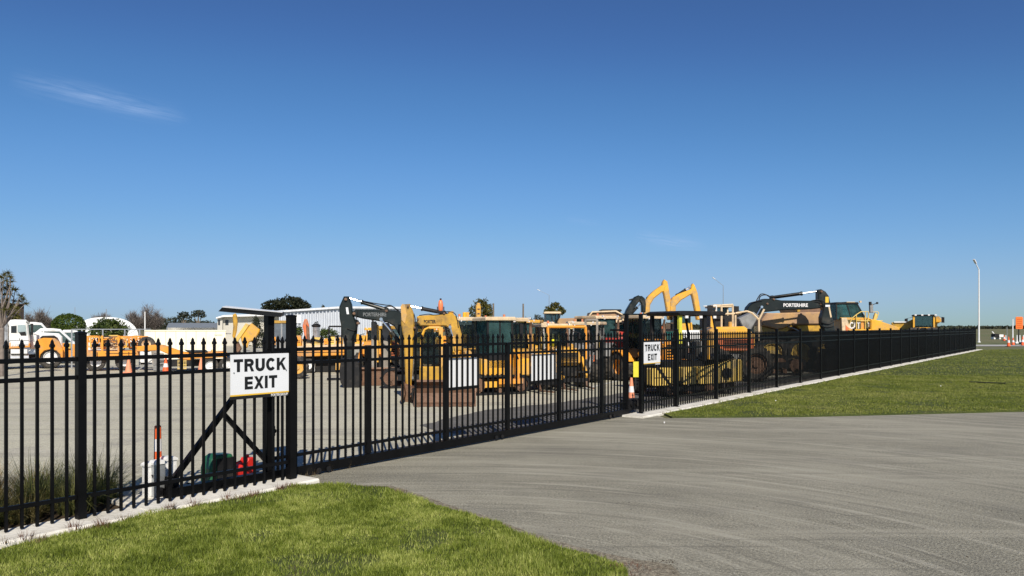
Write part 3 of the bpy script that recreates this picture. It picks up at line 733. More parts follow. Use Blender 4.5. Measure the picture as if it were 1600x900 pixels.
# ------------------------------------------------------------------ machines: the near row
LONGFONT = 'PORTERHIRE'
def boom_text(t, txt, px0, px1, pyc, y, m, hpx=6.5, bold=.02, name='lettering', rot=0):
    x0, z = t.pt(px0, pyc); x1, _ = t.pt(px1, pyc); w = x1-x0; h = abs(t.pt(px0, pyc-hpx/2)[1]-t.pt(px0, pyc+hpx/2)[1])
    o = letters(txt, 1, m, t.root, Matrix.Translation(((x0+x1)/2, y, z)) @ FACE, name, bold=bold, depth=.004)
    me = o.data; xs = [v.co.x for v in me.vertices]; ys = [v.co.y for v in me.vertices]
    sx = w/(max(xs)-min(xs)); sy = h/(max(ys)-min(ys)); mx = (max(xs)+min(xs))/2; my = (max(ys)+min(ys))/2
    for v in me.vertices: v.co.x = (v.co.x-mx)*sx; v.co.y = (v.co.y-my)*sy
    return o
FAINT = mat('faint_grey_print', (.16, .17, .17), .5)
FADEDINK = mat('faded_print', (.30, .19, .04), .5)
def steps(t, x, y, z0, z1, w=.35, m=BLK, n=3):
    mb = MB(); mb.bar((x-w/2, y, z0), (x-w/2, y, z1), .03); mb.bar((x+w/2, y, z0), (x+w/2, y, z1), .03)
    for i in range(n): z = z0+.05+(z1-z0-.08)*i/(n-1); mb.bar((x-w/2, y, z), (x+w/2, y, z), .05, .03)
    mb.obj('ladder', m, t.root)
def louvres(parent, x0, x1, y, z0, z1, n=6, m=BLK, name='grille'):
    mb = MB()
    for i in range(n):
        z = z0+(z1-z0)*(i+.5)/n; mb.box(x0, x1, y-.012, y, z-(z1-z0)/n*.3, z+(z1-z0)/n*.3)
    return mb.obj(name, m, parent)
def mirror(t, a, b, w=.12, h=.26, m=BLK):
    mb = MB(); mb.tube([a, b], .014, 6); mb.box(b[0]-w/2, b[0]+w/2, b[1]-.03, b[1]+.03, b[2]-h, b[2]); return mb.obj('mirror', m, t.root)
def exhaust(t, x, y, z0, z1, r=.05, m=STEEL):
    mb = MB(); mb.cyl((x, y, z0), (x, y, z1-.12), r, 12); mb.cyl((x, y, z1-.12), (x+.03, y, z1), r*.7, 10); return mb.obj('exhaust_stack', m, t.root)
def lamp(t, x, y, z, parent=None, m=REFL, s=.05):
    mb = MB(); mb.box(x-s, x+s, y-.03, y, z-s*.7, z+s*.7); return mb.obj('work_lamp', m, parent or t.root)

# --- black excavator, bucket to the left
t = Thing('excavator', 'black excavator with its arm folded down to the left, in front of the corrugated shed', 'excavator', 640, 25)
t.prism('dipper', [(537.8,463.3),(545.5,463.3),(550,475.5),(552,491),(558,506.7),(558,515.5),(554.4,522),(553,542),(552,566),(540,566),(539,542),(535.5,524),(533,507),(531,495.5),(530.5,480),(533.3,473.3)], -.17, .17, GRN_BLK, bev=.04)
t.prism('boom', [(551,488),(556,484),(607,484.5),(620,485.5),(630,490),(636,500),(642,520),(646,548),(632,548),(624,524),(616,510),(606,504),(567,498),(553,494.5)], -.20, .20, GRN_BLK, bev=.04)
ram(t, t.pt(604, 484), t.pt(544, 465.5), 0, .062, .62, GRN_BLK)
ram(t, t.pt(639, 552), t.pt(596, 499), -.27, .06, .6, GRN_BLK); ram(t, t.pt(639, 552), t.pt(596, 499), .27, .06, .6, GRN_BLK)
ram(t, t.pt(557, 503), t.pt(551, 556), -.0, .06, .55, GRN_BLK)
pins(t, [t.pt(541, 468), t.pt(554, 490), t.pt(604, 486), t.pt(546, 562), t.pt(560, 505)], .24, .045)
bucket(t, t.pts([(535,560),(548,557),(562,566),(565,590),(563,604),(552,608),(540,606.5),(534,596),(532,578)]), .95, BLK, (t.pt(536, 566), (-.02, .10)))
hose(t, [(t.pt(626, 492)[0], -.1, t.pt(626, 488)[1]), (t.pt(612, 484)[0], -.12, t.pt(612, 478)[1]), (t.pt(604, 484)[0], -.12, t.pt(604, 477)[1]), (t.pt(585, 478)[0], -.1, t.pt(585, 474)[1]), (t.pt(560, 478)[0], -.08, t.pt(560, 469)[1])])
hose(t, [(t.pt(560, 478)[0], -.2, t.pt(560, 486)[1]), (t.pt(557, 500)[0], -.22, t.pt(555, 500)[1]), (t.pt(556, 515)[0], -.2, t.pt(556, 516)[1]), (t.pt(543, 515)[0], -.2, t.pt(543, 513)[1])], .015)
hose(t, [(t.pt(600, 483)[0], .1, t.pt(600, 480)[1]), (t.pt(612, 483)[0], .12, t.pt(612, 478.5)[1]), (t.pt(622, 483)[0], .1, t.pt(622, 486)[1])], .02)
boom_text(t, 'PORTERHIRE', 568, 604, 491.5, -.206, FAINT, 6)
mb = MB(); a = t.pt(541, 480.5); b = t.pt(546, 491); mb.prism([a, (b[0]-.03, a[1]), b, (a[0]+.03, b[1])], -.176, -.170); t.put('decal', mb, SIGNW)
x0 = .15
mb = MB(); mb.prism([(-.05, .62), (1.9, .62), (2.0, .75), (2.0, 1.15), (1.85, 1.32), (.9, 1.34), (.85, 1.2), (-.05, 1.2)], -1.05, 1.05, .05); t.put('engine_house', mb, GRN_BLK)
cab(t, -.3, .75, -1.05, -.25, .66, 2.02, GRN_BLK, GLASS)
mb = MB(); mb.cyl((.5, 0, .5), (.5, 0, .66), .55, 20); t.put('slew_ring', mb, BLK)
for y in (-.95, .65): track(t, -.9, 1.9, y, y+.35, .62, BLK, BLK)
mb = MB(); mb.box(-.4, 1.4, -.62, .66, .25, .5); t.put('undercarriage', mb, BLK)

# --- yellow excavator
t = Thing('excavator', 'ochre yellow excavator lettered PORTERHIRE with an orange beacon on its boom', 'excavator', 690, 20)
t.prism('dipper', [(627,479),(630,475.5),(641,475),(646,488),(648,500),(647,520),(645.5,540),(645,570),(643,600),(641,614),(635,614),(633.5,590),(632.5,560),(631,530),(627,505)], -.12, .12, DKY, bev=.03)
mb = MB()
for y in (-.14, .125): mb.prism(t.pts([(626.5,479),(629,475),(633,476),(636,492),(633,506),(628,500)]), y, y+.02)
t.put('dipper_gusset', mb, YEL)
t.prism('boom', [(651.5,495),(655,493.5),(700,490),(706,489.8),(712,494),(716,503),(721,522),(725,548),(713,548),(707,526),(703,514),(697,510),(690,509.5),(657,509.5),(652,504)], -.15, .15, DKY, bev=.03)
ram(t, t.pt(694, 489), t.pt(640, 478.5), 0, .05, .62, BLK)
ram(t, t.pt(714, 552), t.pt(703, 511), -.2, .045, .6, YEL); ram(t, t.pt(714, 552), t.pt(703, 511), .2, .045, .6, YEL)
ram(t, t.pt(650, 515), t.pt(644, 590), 0, .045, .55, BLK)
pins(t, [t.pt(638, 479), t.pt(653, 499), t.pt(694, 490), t.pt(703, 508), t.pt(638, 606), t.pt(648, 512)], .17, .03)
bucket(t, t.pts([(632,598),(640,600),(650,608),(653,622),(650,632),(640,633.5),(634,630),(631,615)]), .55, STEEL, (t.pt(633, 604), (-.02, .07)))
mb = MB(); mb.bar((t.pt(640, 600)[0], 0, t.pt(640, 600)[1]), (t.pt(644, 624)[0], 0, t.pt(644, 624)[1]), .1, .1); t.put('quick_hitch', mb, ORR)
boom_text(t, 'PORTER', 662.5, 681, 502.5, -.156, INK, 5.5, .03)
boom_text(t, 'HIRE', 681.8, 690.5, 502.0, -.156, FADEDINK, 5.5, .0)
bx, bz = t.pt(688.5, 487)
be = MB(); be.lathe([(.05, 0), (.062, .03), (.066, .16), (.05, .25), (.03, .28), (.0001, .285)], 'z', (bx, -.02, bz+.02), 16); t.put('beacon', be, mat('beacon_orange', (.85, .22, .08), .4), smooth=True)
mb = MB(); mb.box(bx-.07, bx+.07, -.09, .05, bz-.04, bz+.02); mb.box(bx-.095, bx-.07, -.05, .02, bz-.04, bz+.13); mb.box(bx+.07, bx+.095, -.05, .02, bz-.04, bz+.13); mb.cyl((bx, -.02, bz+.30), (bx, -.02, bz+.345), .024, 8); t.put('beacon_bracket', mb, BLK)
hose(t, [(t.pt(716, 520)[0], -.16, t.pt(719, 512)[1]), (t.pt(712, 500)[0], -.14, t.pt(712, 492)[1]), (t.pt(702, 490)[0], -.12, t.pt(702, 487)[1]), (t.pt(694, 488)[0], -.1, t.pt(694, 488)[1])], .012)
hose(t, [(t.pt(647, 490)[0], -.15, t.pt(647, 490)[1]), (t.pt(650, 500)[0], -.16, t.pt(650, 503)[1]), (t.pt(649, 520)[0], -.16, t.pt(649, 520)[1]), (t.pt(645, 530)[0], -.14, t.pt(645, 530)[1])], .012)
hose(t, [(t.pt(655, 493)[0], -.12, t.pt(655, 493)[1]), (t.pt(670, 491)[0], -.14, t.pt(670, 491)[1]), (t.pt(680, 492)[0], -.14, t.pt(680, 492.5)[1]), (t.pt(700, 489)[0], -.14, t.pt(700, 489)[1])], .012)
# curved cab frame
C = t.pts([(659,572),(659,540),(660,525),(664,515),(671,511.5),(686,511.5),(689,512)])
mb = MB()
for y in (-.72, -.05): mb.tube([(x, y, z) for x, z in C], .026, 8)
xr = t.pt(689, 512)[0]
for y in (-.72, -.05): mb.box(xr-.05, xr+.05, y-.03, y+.03, t.pt(689, 572)[1], t.pt(689, 511)[1])
mb.box(t.pt(671, 512)[0], xr, -.74, -.03, t.pt(671, 511.5)[1]-.03, t.pt(671, 511.5)[1]+.02)
cf = t.put('cab', mb, YEL)
mb = MB(); mb.box(C[3][0]+.03, xr-.05, -.70, -.69, .98, C[4][1]-.06); mb.obj('window', GLASS, cf)
mb = MB(); mb.box(C[0][0]+.06, C[0][0]+.07, -.66, -.1, .98, 1.7); mb.obj('window', GLASS, cf)
mb = MB(); mb.box(-.25, .1, -.6, -.2, .9, 1.02); mb.box(.05, .15, -.6, -.2, 1.0, 1.5); mb.obj('seat', BLK, cf)
mb = MB(); mb.prism([(-.55, .55), (.85, .55), (.9, .7), (.86, 1.02), (.05, 1.04), (.0, .92), (-.55, .92)], -.78, .78, .04); t.put('engine_house', mb, DKY)
mb = MB(); mb.cyl((.1, 0, .44), (.1, 0, .56), .4, 18); t.put('slew_ring', mb, BLK)
for y in (-.75, .45): track(t, -.75, .85, y, y+.3, .46, BLK, DKY)
mb = MB(); mb.prism([(-1.0, .05), (-.95, .05), (-.90, .25), (-.95, .48), (-1.0, .48)], -.9, .9, .01); t.put('dozer_blade', mb, STEEL)
# wide bucket and blade parked in front of the yellow excavator
w = empty('loader_bucket', P(696, 18.75), R(3), label='wide rusty brown bucket lying on the ground below the nearer blank board', cat='bucket')
mb = MB()
for (pts_, m_) in (([(-.26, 0), (.28, 0), (.30, .05), (-.20, .05)], 0), ([(.24, 0), (.30, .0), (.36, .28), (.28, .52), (.08, .62), (.04, .57), (.24, .47), (.29, .28)], 0)):
    mb.prism(pts_, -.74, .74)
bk = mb.obj('shell', STEEL, w); bk.rotation_euler = (0, 0, R(90))
for y in (-.745, .72):
    mb = MB(); mb.prism([(-.26, 0), (.26, 0), (.34, .28), (.26, .5), (.06, .6), (-.05, .35), (-.24, .1)], y, y+.03); o = mb.obj('side_plate', STEEL, w); o.rotation_euler = (0, 0, R(90))
for k in range(6):
    mb = MB(); mb.bar((-.22, -.62+k*.25, .025), (-.38, -.62+k*.25, .02), .06, .035); o = mb.obj('tooth', STEEL, w); o.rotation_euler = (0, 0, R(90))

# --- loader seen head-on, twin grey lift arms raised
t = Thing('track_loader', 'loader with two raised grey arms and a brown bucket between the black and yellow excavators', 'loader', 604, 26.5, 6)
for a, b, c, d in ((583.5, 592, 505, 573), (600, 611, 507, 573)):
    x_a, x_b = t.x(a), t.x(b)
    mb = MB(); mb.prism([(x_a, t.z(d)), (x_b, t.z(d)), (x_b, t.z(c)+0), (x_b-.04, t.z(c)+.06), (x_a, t.z(c)+.03)], -1.0, -.78, .015); la = t.put('lift_arm', mb, RAMS)
    mb = MB(); mb.box(x_b, x_b+.05, -.98, -.80, t.z(d)+.2, t.z(c)-.05); mb.obj('arm_edge', YEL, la)
    mb = MB(); mb.cyl((x_a+.05, -.95, t.z(c)), (x_a+.05, -.95, t.z(c)+.12), .03, 8); mb.obj('grease_fitting', STEEL, la)
mb = MB(); mb.tube([(t.x(612), -.8, t.z(545)), (t.x(613), -.8, t.z(520)), (t.x(611), -.8, t.z(511)), (t.x(606), -.8, t.z(508))], .045, 8); t.put('guard_pipe', mb, ORG)
mb = MB(); mb.prism([(t.x(597), t.z(560)), (t.x(624), t.z(560)), (t.x(624), t.z(538)), (t.x(615), t.z(534)), (t.x(597), t.z(534))], -.7, .6, .04); eb = t.put('engine_cover', mb, ORR)
louvres(eb, t.x(600), t.x(620), -.7, t.z(557), t.z(540), 5)
mb = MB(); mb.box(t.x(580), t.x(622), -.6, .8, t.z(580), t.z(560)); t.put('chassis', mb, BLK)
cab(t, t.x(592), t.x(626), .1, .9, t.z(545), t.z(512), DKY, GLASS)
mb = MB(); L = [(-1.35, .0), (-1.28, .0), (-.98, .12), (-.98, .5), (-1.12, .58), (-1.15, .53), (-1.05, .45), (-1.05, .15)]
mb.prism(L, t.x(570)-.0, t.x(650)); o = t.put('bucket', mb, STEEL); o.rotation_euler = (0, 0, 0)
o.data.transform(Matrix(((0, 1, 0, 0), (1, 0, 0, 0), (0, 0, 1, 0), (0, 0, 0, 1)))); o.data.flip_normals()
for x in (t.x(582), t.x(620)):
    mb = MB(); n = 10; L = [(-.9+.27+.27*math.cos(R(90+180*i/n)), .27+.27*math.sin(R(90+180*i/n))) for i in range(n+1)]+[(.9-.27+.27*math.cos(R(-90+180*i/n)), .27+.27*math.sin(R(-90+180*i/n))) for i in range(n+1)]
    mb.prism(L, x-.16, x+.16, .02); o = mb.obj('track', BLK, t.root)
    o.data.transform(Matrix(((0, 1, 0, 0), (1, 0, 0, 0), (0, 0, 1, 0), (0, 0, 0, 1)))); o.data.flip_normals()

def compact(label, px, Z, yaw, paint=YEL, cabm=None, glass=GLASS, kind='backhoe_loader', cat='loader', wr=(.42, .62), roof=None, top=2.25, hood=1.25, arms=False, hoe=False, enclosed=True, armc=None, stack=True, beacon=False, L=3.0, bw=1.7, slim=.74, frame=True, group=None, rims=None, name_b='bucket'):
    """rubber tyred loader: front towards local +x"""
    t = Thing(kind, label, cat, px, Z, yaw, group); cabm = cabm or paint; roof = roof or cabm; armc = armc or paint; rims = rims or paint
    W = .60; xf, xr_ = L*.5-.75, -L*.5+.65
    mb = MB(); mb.box(xr_-.35, xf+.45, -.32, .32, .38, .78); t.put('chassis', mb, BLK)
    mb = MB(); mb.prism([(.1, .74), (xf+.5, .70), (xf+.62, .8), (xf+.58, hood-.12), (xf+.35, hood), (.1, hood+.05)], -.40, .40, .05); hd = t.put('bonnet', mb, paint)
    mb = MB()
    for i in range(6): z = .80+(hood-.95)*i/5; mb.box(xf+.615, xf+.632, -.3, .3, z-.012, z+.022)
    mb.obj('grille', BLK, hd)
    for y in (-1, 1):
        wheel(t, xf, y*(W+.02), wr[0], .30, rims); wheel(t, xr_, y*(W-.02), wr[1], .42, rims)
        mb = MB(); r = wr[1]*1.12; arc = [(xr_+r*math.cos(R(a)), wr[1]+r*math.sin(R(a))) for a in range(20, 161, 20)]; arc2 = [(xr_+(r+.04)*math.cos(R(a)), wr[1]+(r+.04)*math.sin(R(a))) for a in range(160, 19, -20)]
        mb.prism(arc+arc2, y*(W-.02)-.24, y*(W-.02)+.24); t.put('mudguard', mb, paint)
        lamp(t, xf+.5, y*.36-.0, hood-.05)
    if enclosed:
        c = cab(t, xr_-.0, .22, -.62*slim, .62*slim, .85, top-.06, cabm, glass, roofm=roof, rake1=.12, sill=.22, roof_over=.08, p=.045)
    else:
        mb = MB()
        for x in (xr_-.1, .2):
            for y in (-.58, .58): mb.box(x-.035, x+.035, y-.035, y+.035, .85, top-.05)
        c = t.put('canopy_frame', mb, cabm)
        mb = MB(); mb.prism([(xr_-.3, top-.05), (.4, top-.05), (.42, top), (.36, top+.05), (xr_-.26, top+.05), (xr_-.32, top)], -.66, .66, .02); mb.obj('roof', roof, c)
        mb = MB(); mb.box(-.75, -.35, -.25, .25, .9, 1.02); mb.box(-.82, -.72, -.25, .25, 1.0, 1.5); mb.cyl((-.1, 0, .9), (.0, 0, 1.3), .02, 8); mb.lathe([(.15, .0), (.17, .015), (.15, .03)], 'x', (-.01, 0, 1.32), 14); mb.obj('seat', BLK, c)
        for y_ in (-.1,):
            mb = MB(); mb.box(-.62, -.25, -.22, .22, 1.0, 1.12); mb.box(-.68, -.58, -.22, .22, 1.1, 1.6); mb.cyl((.0, 0, 1.0), (.06, 0, 1.35), .02, 8); mb.lathe([(.14, .0), (.16, .015), (.14, .03)], 'x', (.05, 0, 1.38), 14); mb.obj('seat', BLK, c)
            mb = MB(); mb.cyl((xr_+.05, .3, 1.1), (xr_+.05, .3, 1.5), .06, 10); mb.obj('extinguisher', RED, c)
    for y in (-.36, .36): lamp(t, .36, y, top-.02, m=REFL, s=.045)
    for y in (-.3, .3): lamp(t, .40, y, top-.12, m=REFL, s=.03)
    mb = MB(); mb.cyl((-.2, -.2, top), (-.2, -.2, top+.10), .04, 10); t.put('roof_beacon', mb, ORR)
    hose(t, [(.45, -.46, .75), (.65, -.52, 1.05), (.95, -.48, .9), (1.1, -.45, .6)], .016)
    hose(t, [(.45, .46, .75), (.6, .5, 1.1), (.9, .48, .95), (1.05, .45, .55)], .016)
    handrail(t, [[(.25, -.5, .9), (.25, -.56, 1.6)], [(.25, .5, .9), (.25, .56, 1.6)]], .014, PYL)
    for y in (-.42, .42):
        mb = MB(); mb.bar((.2, y, .8), (.55, y, 1.15), .05); mb.obj('frame_brace', armc, t.root)
    if frame and not arms:
        for y in (-.50, .50):
            mb = MB(); mb.prism([(.05, 1.0), (.2, 1.16), (xf+.45, .98), (xf+.95, .42), (xf+.86, .30), (xf+.35, .78), (.1, .9)], y-.04, y+.04, .01); t.put('lift_arm', mb, armc)
            ram(t, (.5, .62), (xf+.45, .78), y, .04, .6, BLK)
            mb = MB(); mb.bar((xf+.85, y, .35), (xf+.95, y, .10), .09, .05); mb.bar((xf+.93, y, .08), (xf+1.5, y, .06), .09, .03); t.put('fork', mb, STEEL)
        mb = MB(); mb.box(xf+.84, xf+.92, -.55, .55, .22, .34); mb.box(xf+.84, xf+.92, -.55, .55, .5, .56); t.put('crossmember', mb, BLK)
    for y in (-1, 1): mirror(t, (.3, y*.5, top-.25), (.42, y*.68, top-.3), .1, .2)
    if stack: exhaust(t, .55, .22, hood, top-.15)
    if beacon:
        mb = MB(); mb.cyl((-.3, 0, top), (-.3, 0, top+.16), .06, 12); t.put('beacon', mb, mat('amber_beacon', (.9, .45, .03), .3))
    if arms:
        for y in (-.55, .55):
            mb = MB(); mb.prism([(.05, 1.05), (.2, 1.2), (xf+.5, .95), (xf+1.05, .35), (xf+.95, .22), (xf+.35, .72), (.1, .92)], y-.05, y+.05, .01); t.put('lift_arm', mb, armc)
            ram(t, (.5, .62), (xf+.5, .72), y, .045, .6, BLK)
        mb = MB(); mb.prism([(xf+.95, .04), (xf+1.65, .04), (xf+1.66, .08), (xf+1.05, .12), (xf+.99, .3), (xf+1.1, .56), (xf+1.28, .66), (xf+1.26, .71), (xf+1.04, .62), (xf+.90, .32)], -bw/2, bw/2, 0); bb = t.put(name_b, mb, STEEL)
        for y in (-bw/2, bw/2-.03):
            mb = MB(); mb.prism([(xf+.92, .08), (xf+1.62, .06), (xf+1.27, .68), (xf+1.0, .58)], y, y+.03); mb.obj('side_plate', STEEL, bb)
        for k in range(7): mb = MB(); y = -bw/2+.08+k*(bw-.16)/6; mb.bar((xf+1.6, y, .06), (xf+1.78, y, .05), .06, .03); mb.obj('tooth', STEEL, bb)
    if hoe:
        xb = xr_-.5
        mb = MB(); mb.prism([(xb+.1, .6), (xb-.15, .7), (xb-.75, 1.8), (xb-.62, 2.35), (xb-.45, 2.35), (xb-.5, 1.85), (xb+.15, .9)], -.09, .09, .02); t.put('hoe_boom', mb, armc)
        mb = MB(); mb.prism([(xb-.68, 2.45), (xb-.5, 2.45), (xb-.85, .9), (xb-.97, .9)], -.08, .08, .02); t.put('dipper', mb, armc)
        ram(t, (xb, .85), (xb-.55, 2.0), -.0, .05, .55, BLK)
        bucket(t, [(xb-1.05, .95), (xb-.75, .95), (xb-.7, .6), (xb-.95, .45), (xb-1.15, .6)], .45, STEEL)
        for y in (-.85, .85):
            mb = MB(); mb.box(xb-.05, xb+.08, y-.06, y+.06, .25, 1.25); mb.box(xb-.12, xb+.15, y-.14, y+.14, .0, .05); mb.box(xb-.02, xb+.05, y-.04, y+.04, .04, .3); t.put('stabiliser_leg', mb, armc)
    return t

t = compact('yellow backhoe with cream roof and upright dipper, directly behind the nearer blank board', 730, 24.5, -70, YEL, BLK, GLASS, top=H(495.5, 24.5), hood=1.2, roof=TAN, hoe=True, beacon=True)
t = Thing('tracked_crane', 'tracked yellow machine with dark glazed cab right of the nearer blank board', 'loader', 768, 22.4, 24)
for y in (-.72, .40): track(t, -.95, .9, y, y+.32, .55, BLK, YEL)
cab(t, -.38, .42, -.6, .3, .75, 2.14, BLK, TEAL, roofm=TAN, roof_over=.08)
mb = MB(); mb.prism([(-.55, .5), (.95, .5), (1.0, .62), (.95, 1.0), (-.55, 1.0)], -.6, .7, .04); t.put('engine_house', mb, YEL)
mb = MB(); mb.box(.15, .3, -.78, -.66, .35, 1.15); mb.box(.42, .54, -.78, -.66, .35, 1.15); mb.box(-.1, .65, -.8, -.64, .30, .44); t.put('side_frame', mb, ORG)
mirror(t, (.5, -.6, 2.0), (.62, -.72, 2.0), .1, .45)
hose(t, [(.3, -.75, 1.9), (.38, -.8, 1.5), (.42, -.8, 1.2), (.5, -.78, 1.0)], .02)
exhaust(t, .8, .4, 1.0, 1.75)
t = compact('yellow wheel loader with tan cab roof and yellow ladder between the two blank boards', 802, 23.8, -48, YEL, BLK, GLASS, kind='wheel_loader', top=2.2, hood=1.2, roof=TAN, wr=(.50, .52))
mb = MB(); mb.box(.1, .3, -.52, -.46, 1.5, 2.08); t.put('side_plate', mb, STEEL)
steps(t, .3, -.85, .6, 1.75, .25, YEL, 5)
t = compact('yellow backhoe with cream roof straight behind the farther blank board', 868, 25.2, -76, YEL, GREY, GLASS, top=2.02, hood=1.25, roof=TAN, hoe=False, enclosed=True, wr=(.45, .62))
mb = MB(); mb.tube([(1.2, -.62, .9), (1.2, -.62, 1.92), (1.2, .62, 1.92), (1.2, .62, .9)], .045, 6); t.put('loader_frame', mb, ORG)
mb = MB(); mb.cyl((.4, -.2, 1.3), (.4, -.2, 1.52), .07, 10); t.put('air_cleaner', mb, HIVIZ)
t = compact('red tractor with large pale green cab windows left of the tall catch post', 945, 30, -60, RED, BLK, TEAL, kind='tractor', cat='tractor', top=2.35, hood=1.45, roof=TAN, wr=(.5, .8), arms=False, L=3.8, rims=ORR)
steps(t, -.1, -.85, .4, 1.2, .3)
t = compact('dark grey backhoe with tan roof just left of the tall catch post', 916, 27.5, -110, GREY, GREY, GLASS, top=2.1, hood=1.3, roof=TAN, hoe=False, rims=PYL)
t = compact('orange machine with broad tan canopy behind the tall catch post', 1014, 27.0, -62, ORG, BLK, GLASS, kind='wheel_loader', top=2.32, hood=1.45, roof=TAN, wr=(.5, .5), enclosed=True, armc=ORG)
t = compact('orange backhoe parked behind the small TRUCK EXIT sign', 1043, 30.5, -100, ORG, ORG, TEAL, top=1.84, hood=1.35, roof=BLK, hoe=False, armc=ORR)
t = compact('pale yellow backhoe partly hidden by the red tractor', 894, 29.5, -85, PYL, BLK, GLASS, top=1.95, hood=1.3, roof=PYL, armc=ORR, rims=PYL)
t = compact('orange and black loader behind the yellow excavator boom', 716, 28.0, -95, ORG, BLK, GLASS, top=2.1, hood=1.6, roof=GREY, rims=WHITE)
for (px_, Z_, yw, pa, cb_, gl, ty, hd, rf, lb, kd) in (
    (768, 29.5, -80, YEL, YEL, GLASS, 497, 1.5, YEL, 'yellow framed loader seen through the glass of the dark cab', 'wheel_loader'),
    (823, 30.0, -100, YEL, BLK, TEAL, 500, 1.6, YEL, 'yellow loader set back in the gap left of the farther blank board', 'wheel_loader'),
    (846, 33.0, -75, PYL, BLK, GLASS, 503, 1.6, TAN, 'pale yellow loader set back behind the cream roofed backhoe', 'wheel_loader'),
    (906, 33.5, -90, ORR, BLK, GLASS, 502, 1.7, TAN, 'orange red roller set back below the plain brown tipper body', 'road_roller'),
    (966, 34.0, -85, RED, BLK, TEAL, 500, 1.7, TAN, 'red loader set back just left of the tall catch post', 'wheel_loader'),
    (992, 33.0, -100, YEL, BLK, TEAL, 497, 1.6, TAN, 'yellow loader set back between the two tall gate posts', 'wheel_loader'),
    (669, 27.5, -90, YEL, YEL, GLASS, 514, 1.5, ORG, 'yellow loader hidden behind the cab of the ochre excavator', 'wheel_loader'),
    (590, 33.0, -90, ORG, YEL, GLASS, 512, 1.3, YEL, 'orange loader set back behind the raised grey arms', 'wheel_loader'),
    ):
    compact(lb, px_, Z_, yw, pa, cb_, gl, kind=kd, cat='roller' if 'roller' in kd else 'loader', top=H(ty, Z_), hood=hd, roof=rf, rims=random.choice((YEL, PYL, OFFW)))
t = Thing('lift_mast', 'bare grey forklift mast standing left of the red tractor', 'mast', 924, 26.5, -10)
mb = MB()
for x in (-.2, .2): mb.box(x-.035, x+.035, -.05, .05, 0, t.z(499))
for z_ in (.3, 1.1, t.z(501)): mb.box(-.2, .2, -.04, .04, z_, z_+.07)
t.put('mast_frame', mb, RAMS)
mb = MB(); mb.box(-.35, .35, .05, .7, .1, .9); t.put('body', mb, GREY)
mb = MB(); mb.box(-.12, .12, -.12, -.06, .5, .95); t.put('orange_panel', mb, VMS)

# --- long tracked paver beside the fence
t = Thing('tracked_paver', 'long yellow tracked paver with a black canopy, beside the fence right of the small sign', 'paver', 1072, 22.2, 27)
roofz = t.z(491)
mb = MB(); mb.prism([(t.x(1036), roofz-.05), (t.x(1105), roofz-.05), (t.x(1107), roofz+.04), (t.x(1100), roofz+.08), (t.x(1040), roofz+.08), (t.x(1033), roofz+.03)], -.75, .75, .02); cn = t.put('canopy', mb, BLK)
for (px_, m0_) in ((1040, mat('dull_lime_yellow', (.62, .60, .05), .5)), (1078, BLK)):
    for y in (-.62, .62):
        m_ = m0_ if y < 0 else BLK
        x = t.x(px_); zb = t.z(536) if m_ is not BLK else .95
        mb = MB(); mb.box(x-.05, x+.05, y-.04, y+.04, zb, roofz-.05); mb.obj('canopy_post', m_, cn)
        if m_ is not BLK: mb = MB(); mb.box(x-.05, x+.05, y-.04, y+.04, .95, zb); mb.obj('canopy_post', BLK, cn)
mb = MB(); mb.bar((t.x(1092), -.6, roofz-.05), (t.x(1103), -.6, 1.0), .05); mb.bar((t.x(1092), .6, roofz-.05), (t.x(1103), .6, 1.0), .05); mb.obj('canopy_brace', BLK, cn)
mb = MB(); mb.box(t.x(1083)-.03, t.x(1083)+.03, -.7, -.64, 1.0, 1.55); t.put('seat_guard', mb, YEL)
mb = MB(); mb.box(t.x(1062), t.x(1076), -.3, .3, 1.0, 1.12); mb.box(t.x(1062)-.05, t.x(1062)+.06, -.3, .3, 1.1, 1.6); t.put('seat', mb, BLK)
mb = MB(); mb.box(t.x(1088), t.x(1094), -.2, .2, 1.0, 1.5); t.put('console', mb, GREY)
xa, xb_, xc, xd = t.x(1014), t.x(1046), t.x(1110, -.8), t.x(1161, -.8)-.1
mb = MB(); mb.box(xa+.1, xc, -.55, .7, .35, .95); t.put('engine_house', mb, BLK)
for (a, b, m_) in ((1015, 1046, PYL), (1063, 1083, PYL), (1087, 1110, PYL)):
    mb = MB(); mb.cbox(t.x(a, -.7), t.x(b, -.7), -.82, -.56, .33, .80, .03); sp = t.put('side_panel', mb, m_)
    mb = MB(); mb.box(t.x(a, -.7)+.05, t.x(b, -.7)-.05, -.826, -.82, .53, .55); mb.box((t.x(a, -.7)+t.x(b, -.7))/2, (t.x(a, -.7)+t.x(b, -.7))/2+.012, -.826, -.82, .36, .77); mb.obj('panel_seam', BLK, sp)
mb = MB(); mb.prism([(xc-.1, .30), (xd+.1, .35), (xd+.1, .98), (xd-.2, .98), (xc-.1, .74)], -.8, .8, .03); hp = t.put('hopper', mb, PYL)
xh = t.x(1134, -.8)
mb = MB(); mb.cyl((xh, -.8, .6), (xh, -.88, .6), .15, 18); mb.cyl((xh, -.88, .6), (xh, -.91, .6), .07, 10); mb.obj('push_roller', BLK, hp)
mb = MB(); mb.prism([(xc+.1, .98), (xd-.1, 1.0), (xd-.2, 1.12), (xc+.5, 1.14), (xc+.2, 1.08)], -.7, .7, .02); mb.obj('hopper_cover', BLK, hp)
for y in (-.78, .45): track(t, xa-.05, xc+.2, y, y+.30, .40, BLK, BLK)
for y in (-.62, .62): 
    wheel(t, xd-.35, y, .24, .25, BLK)
mb = MB(); mb.bar((xa-.45, -.75, .95), (xa+.25, -.75, .15), .16, .08); t.put('screed_arm', mb, BLK)
for k in range(3): lamp(t, t.x(1045)+k*.5, -.76, roofz-.09)
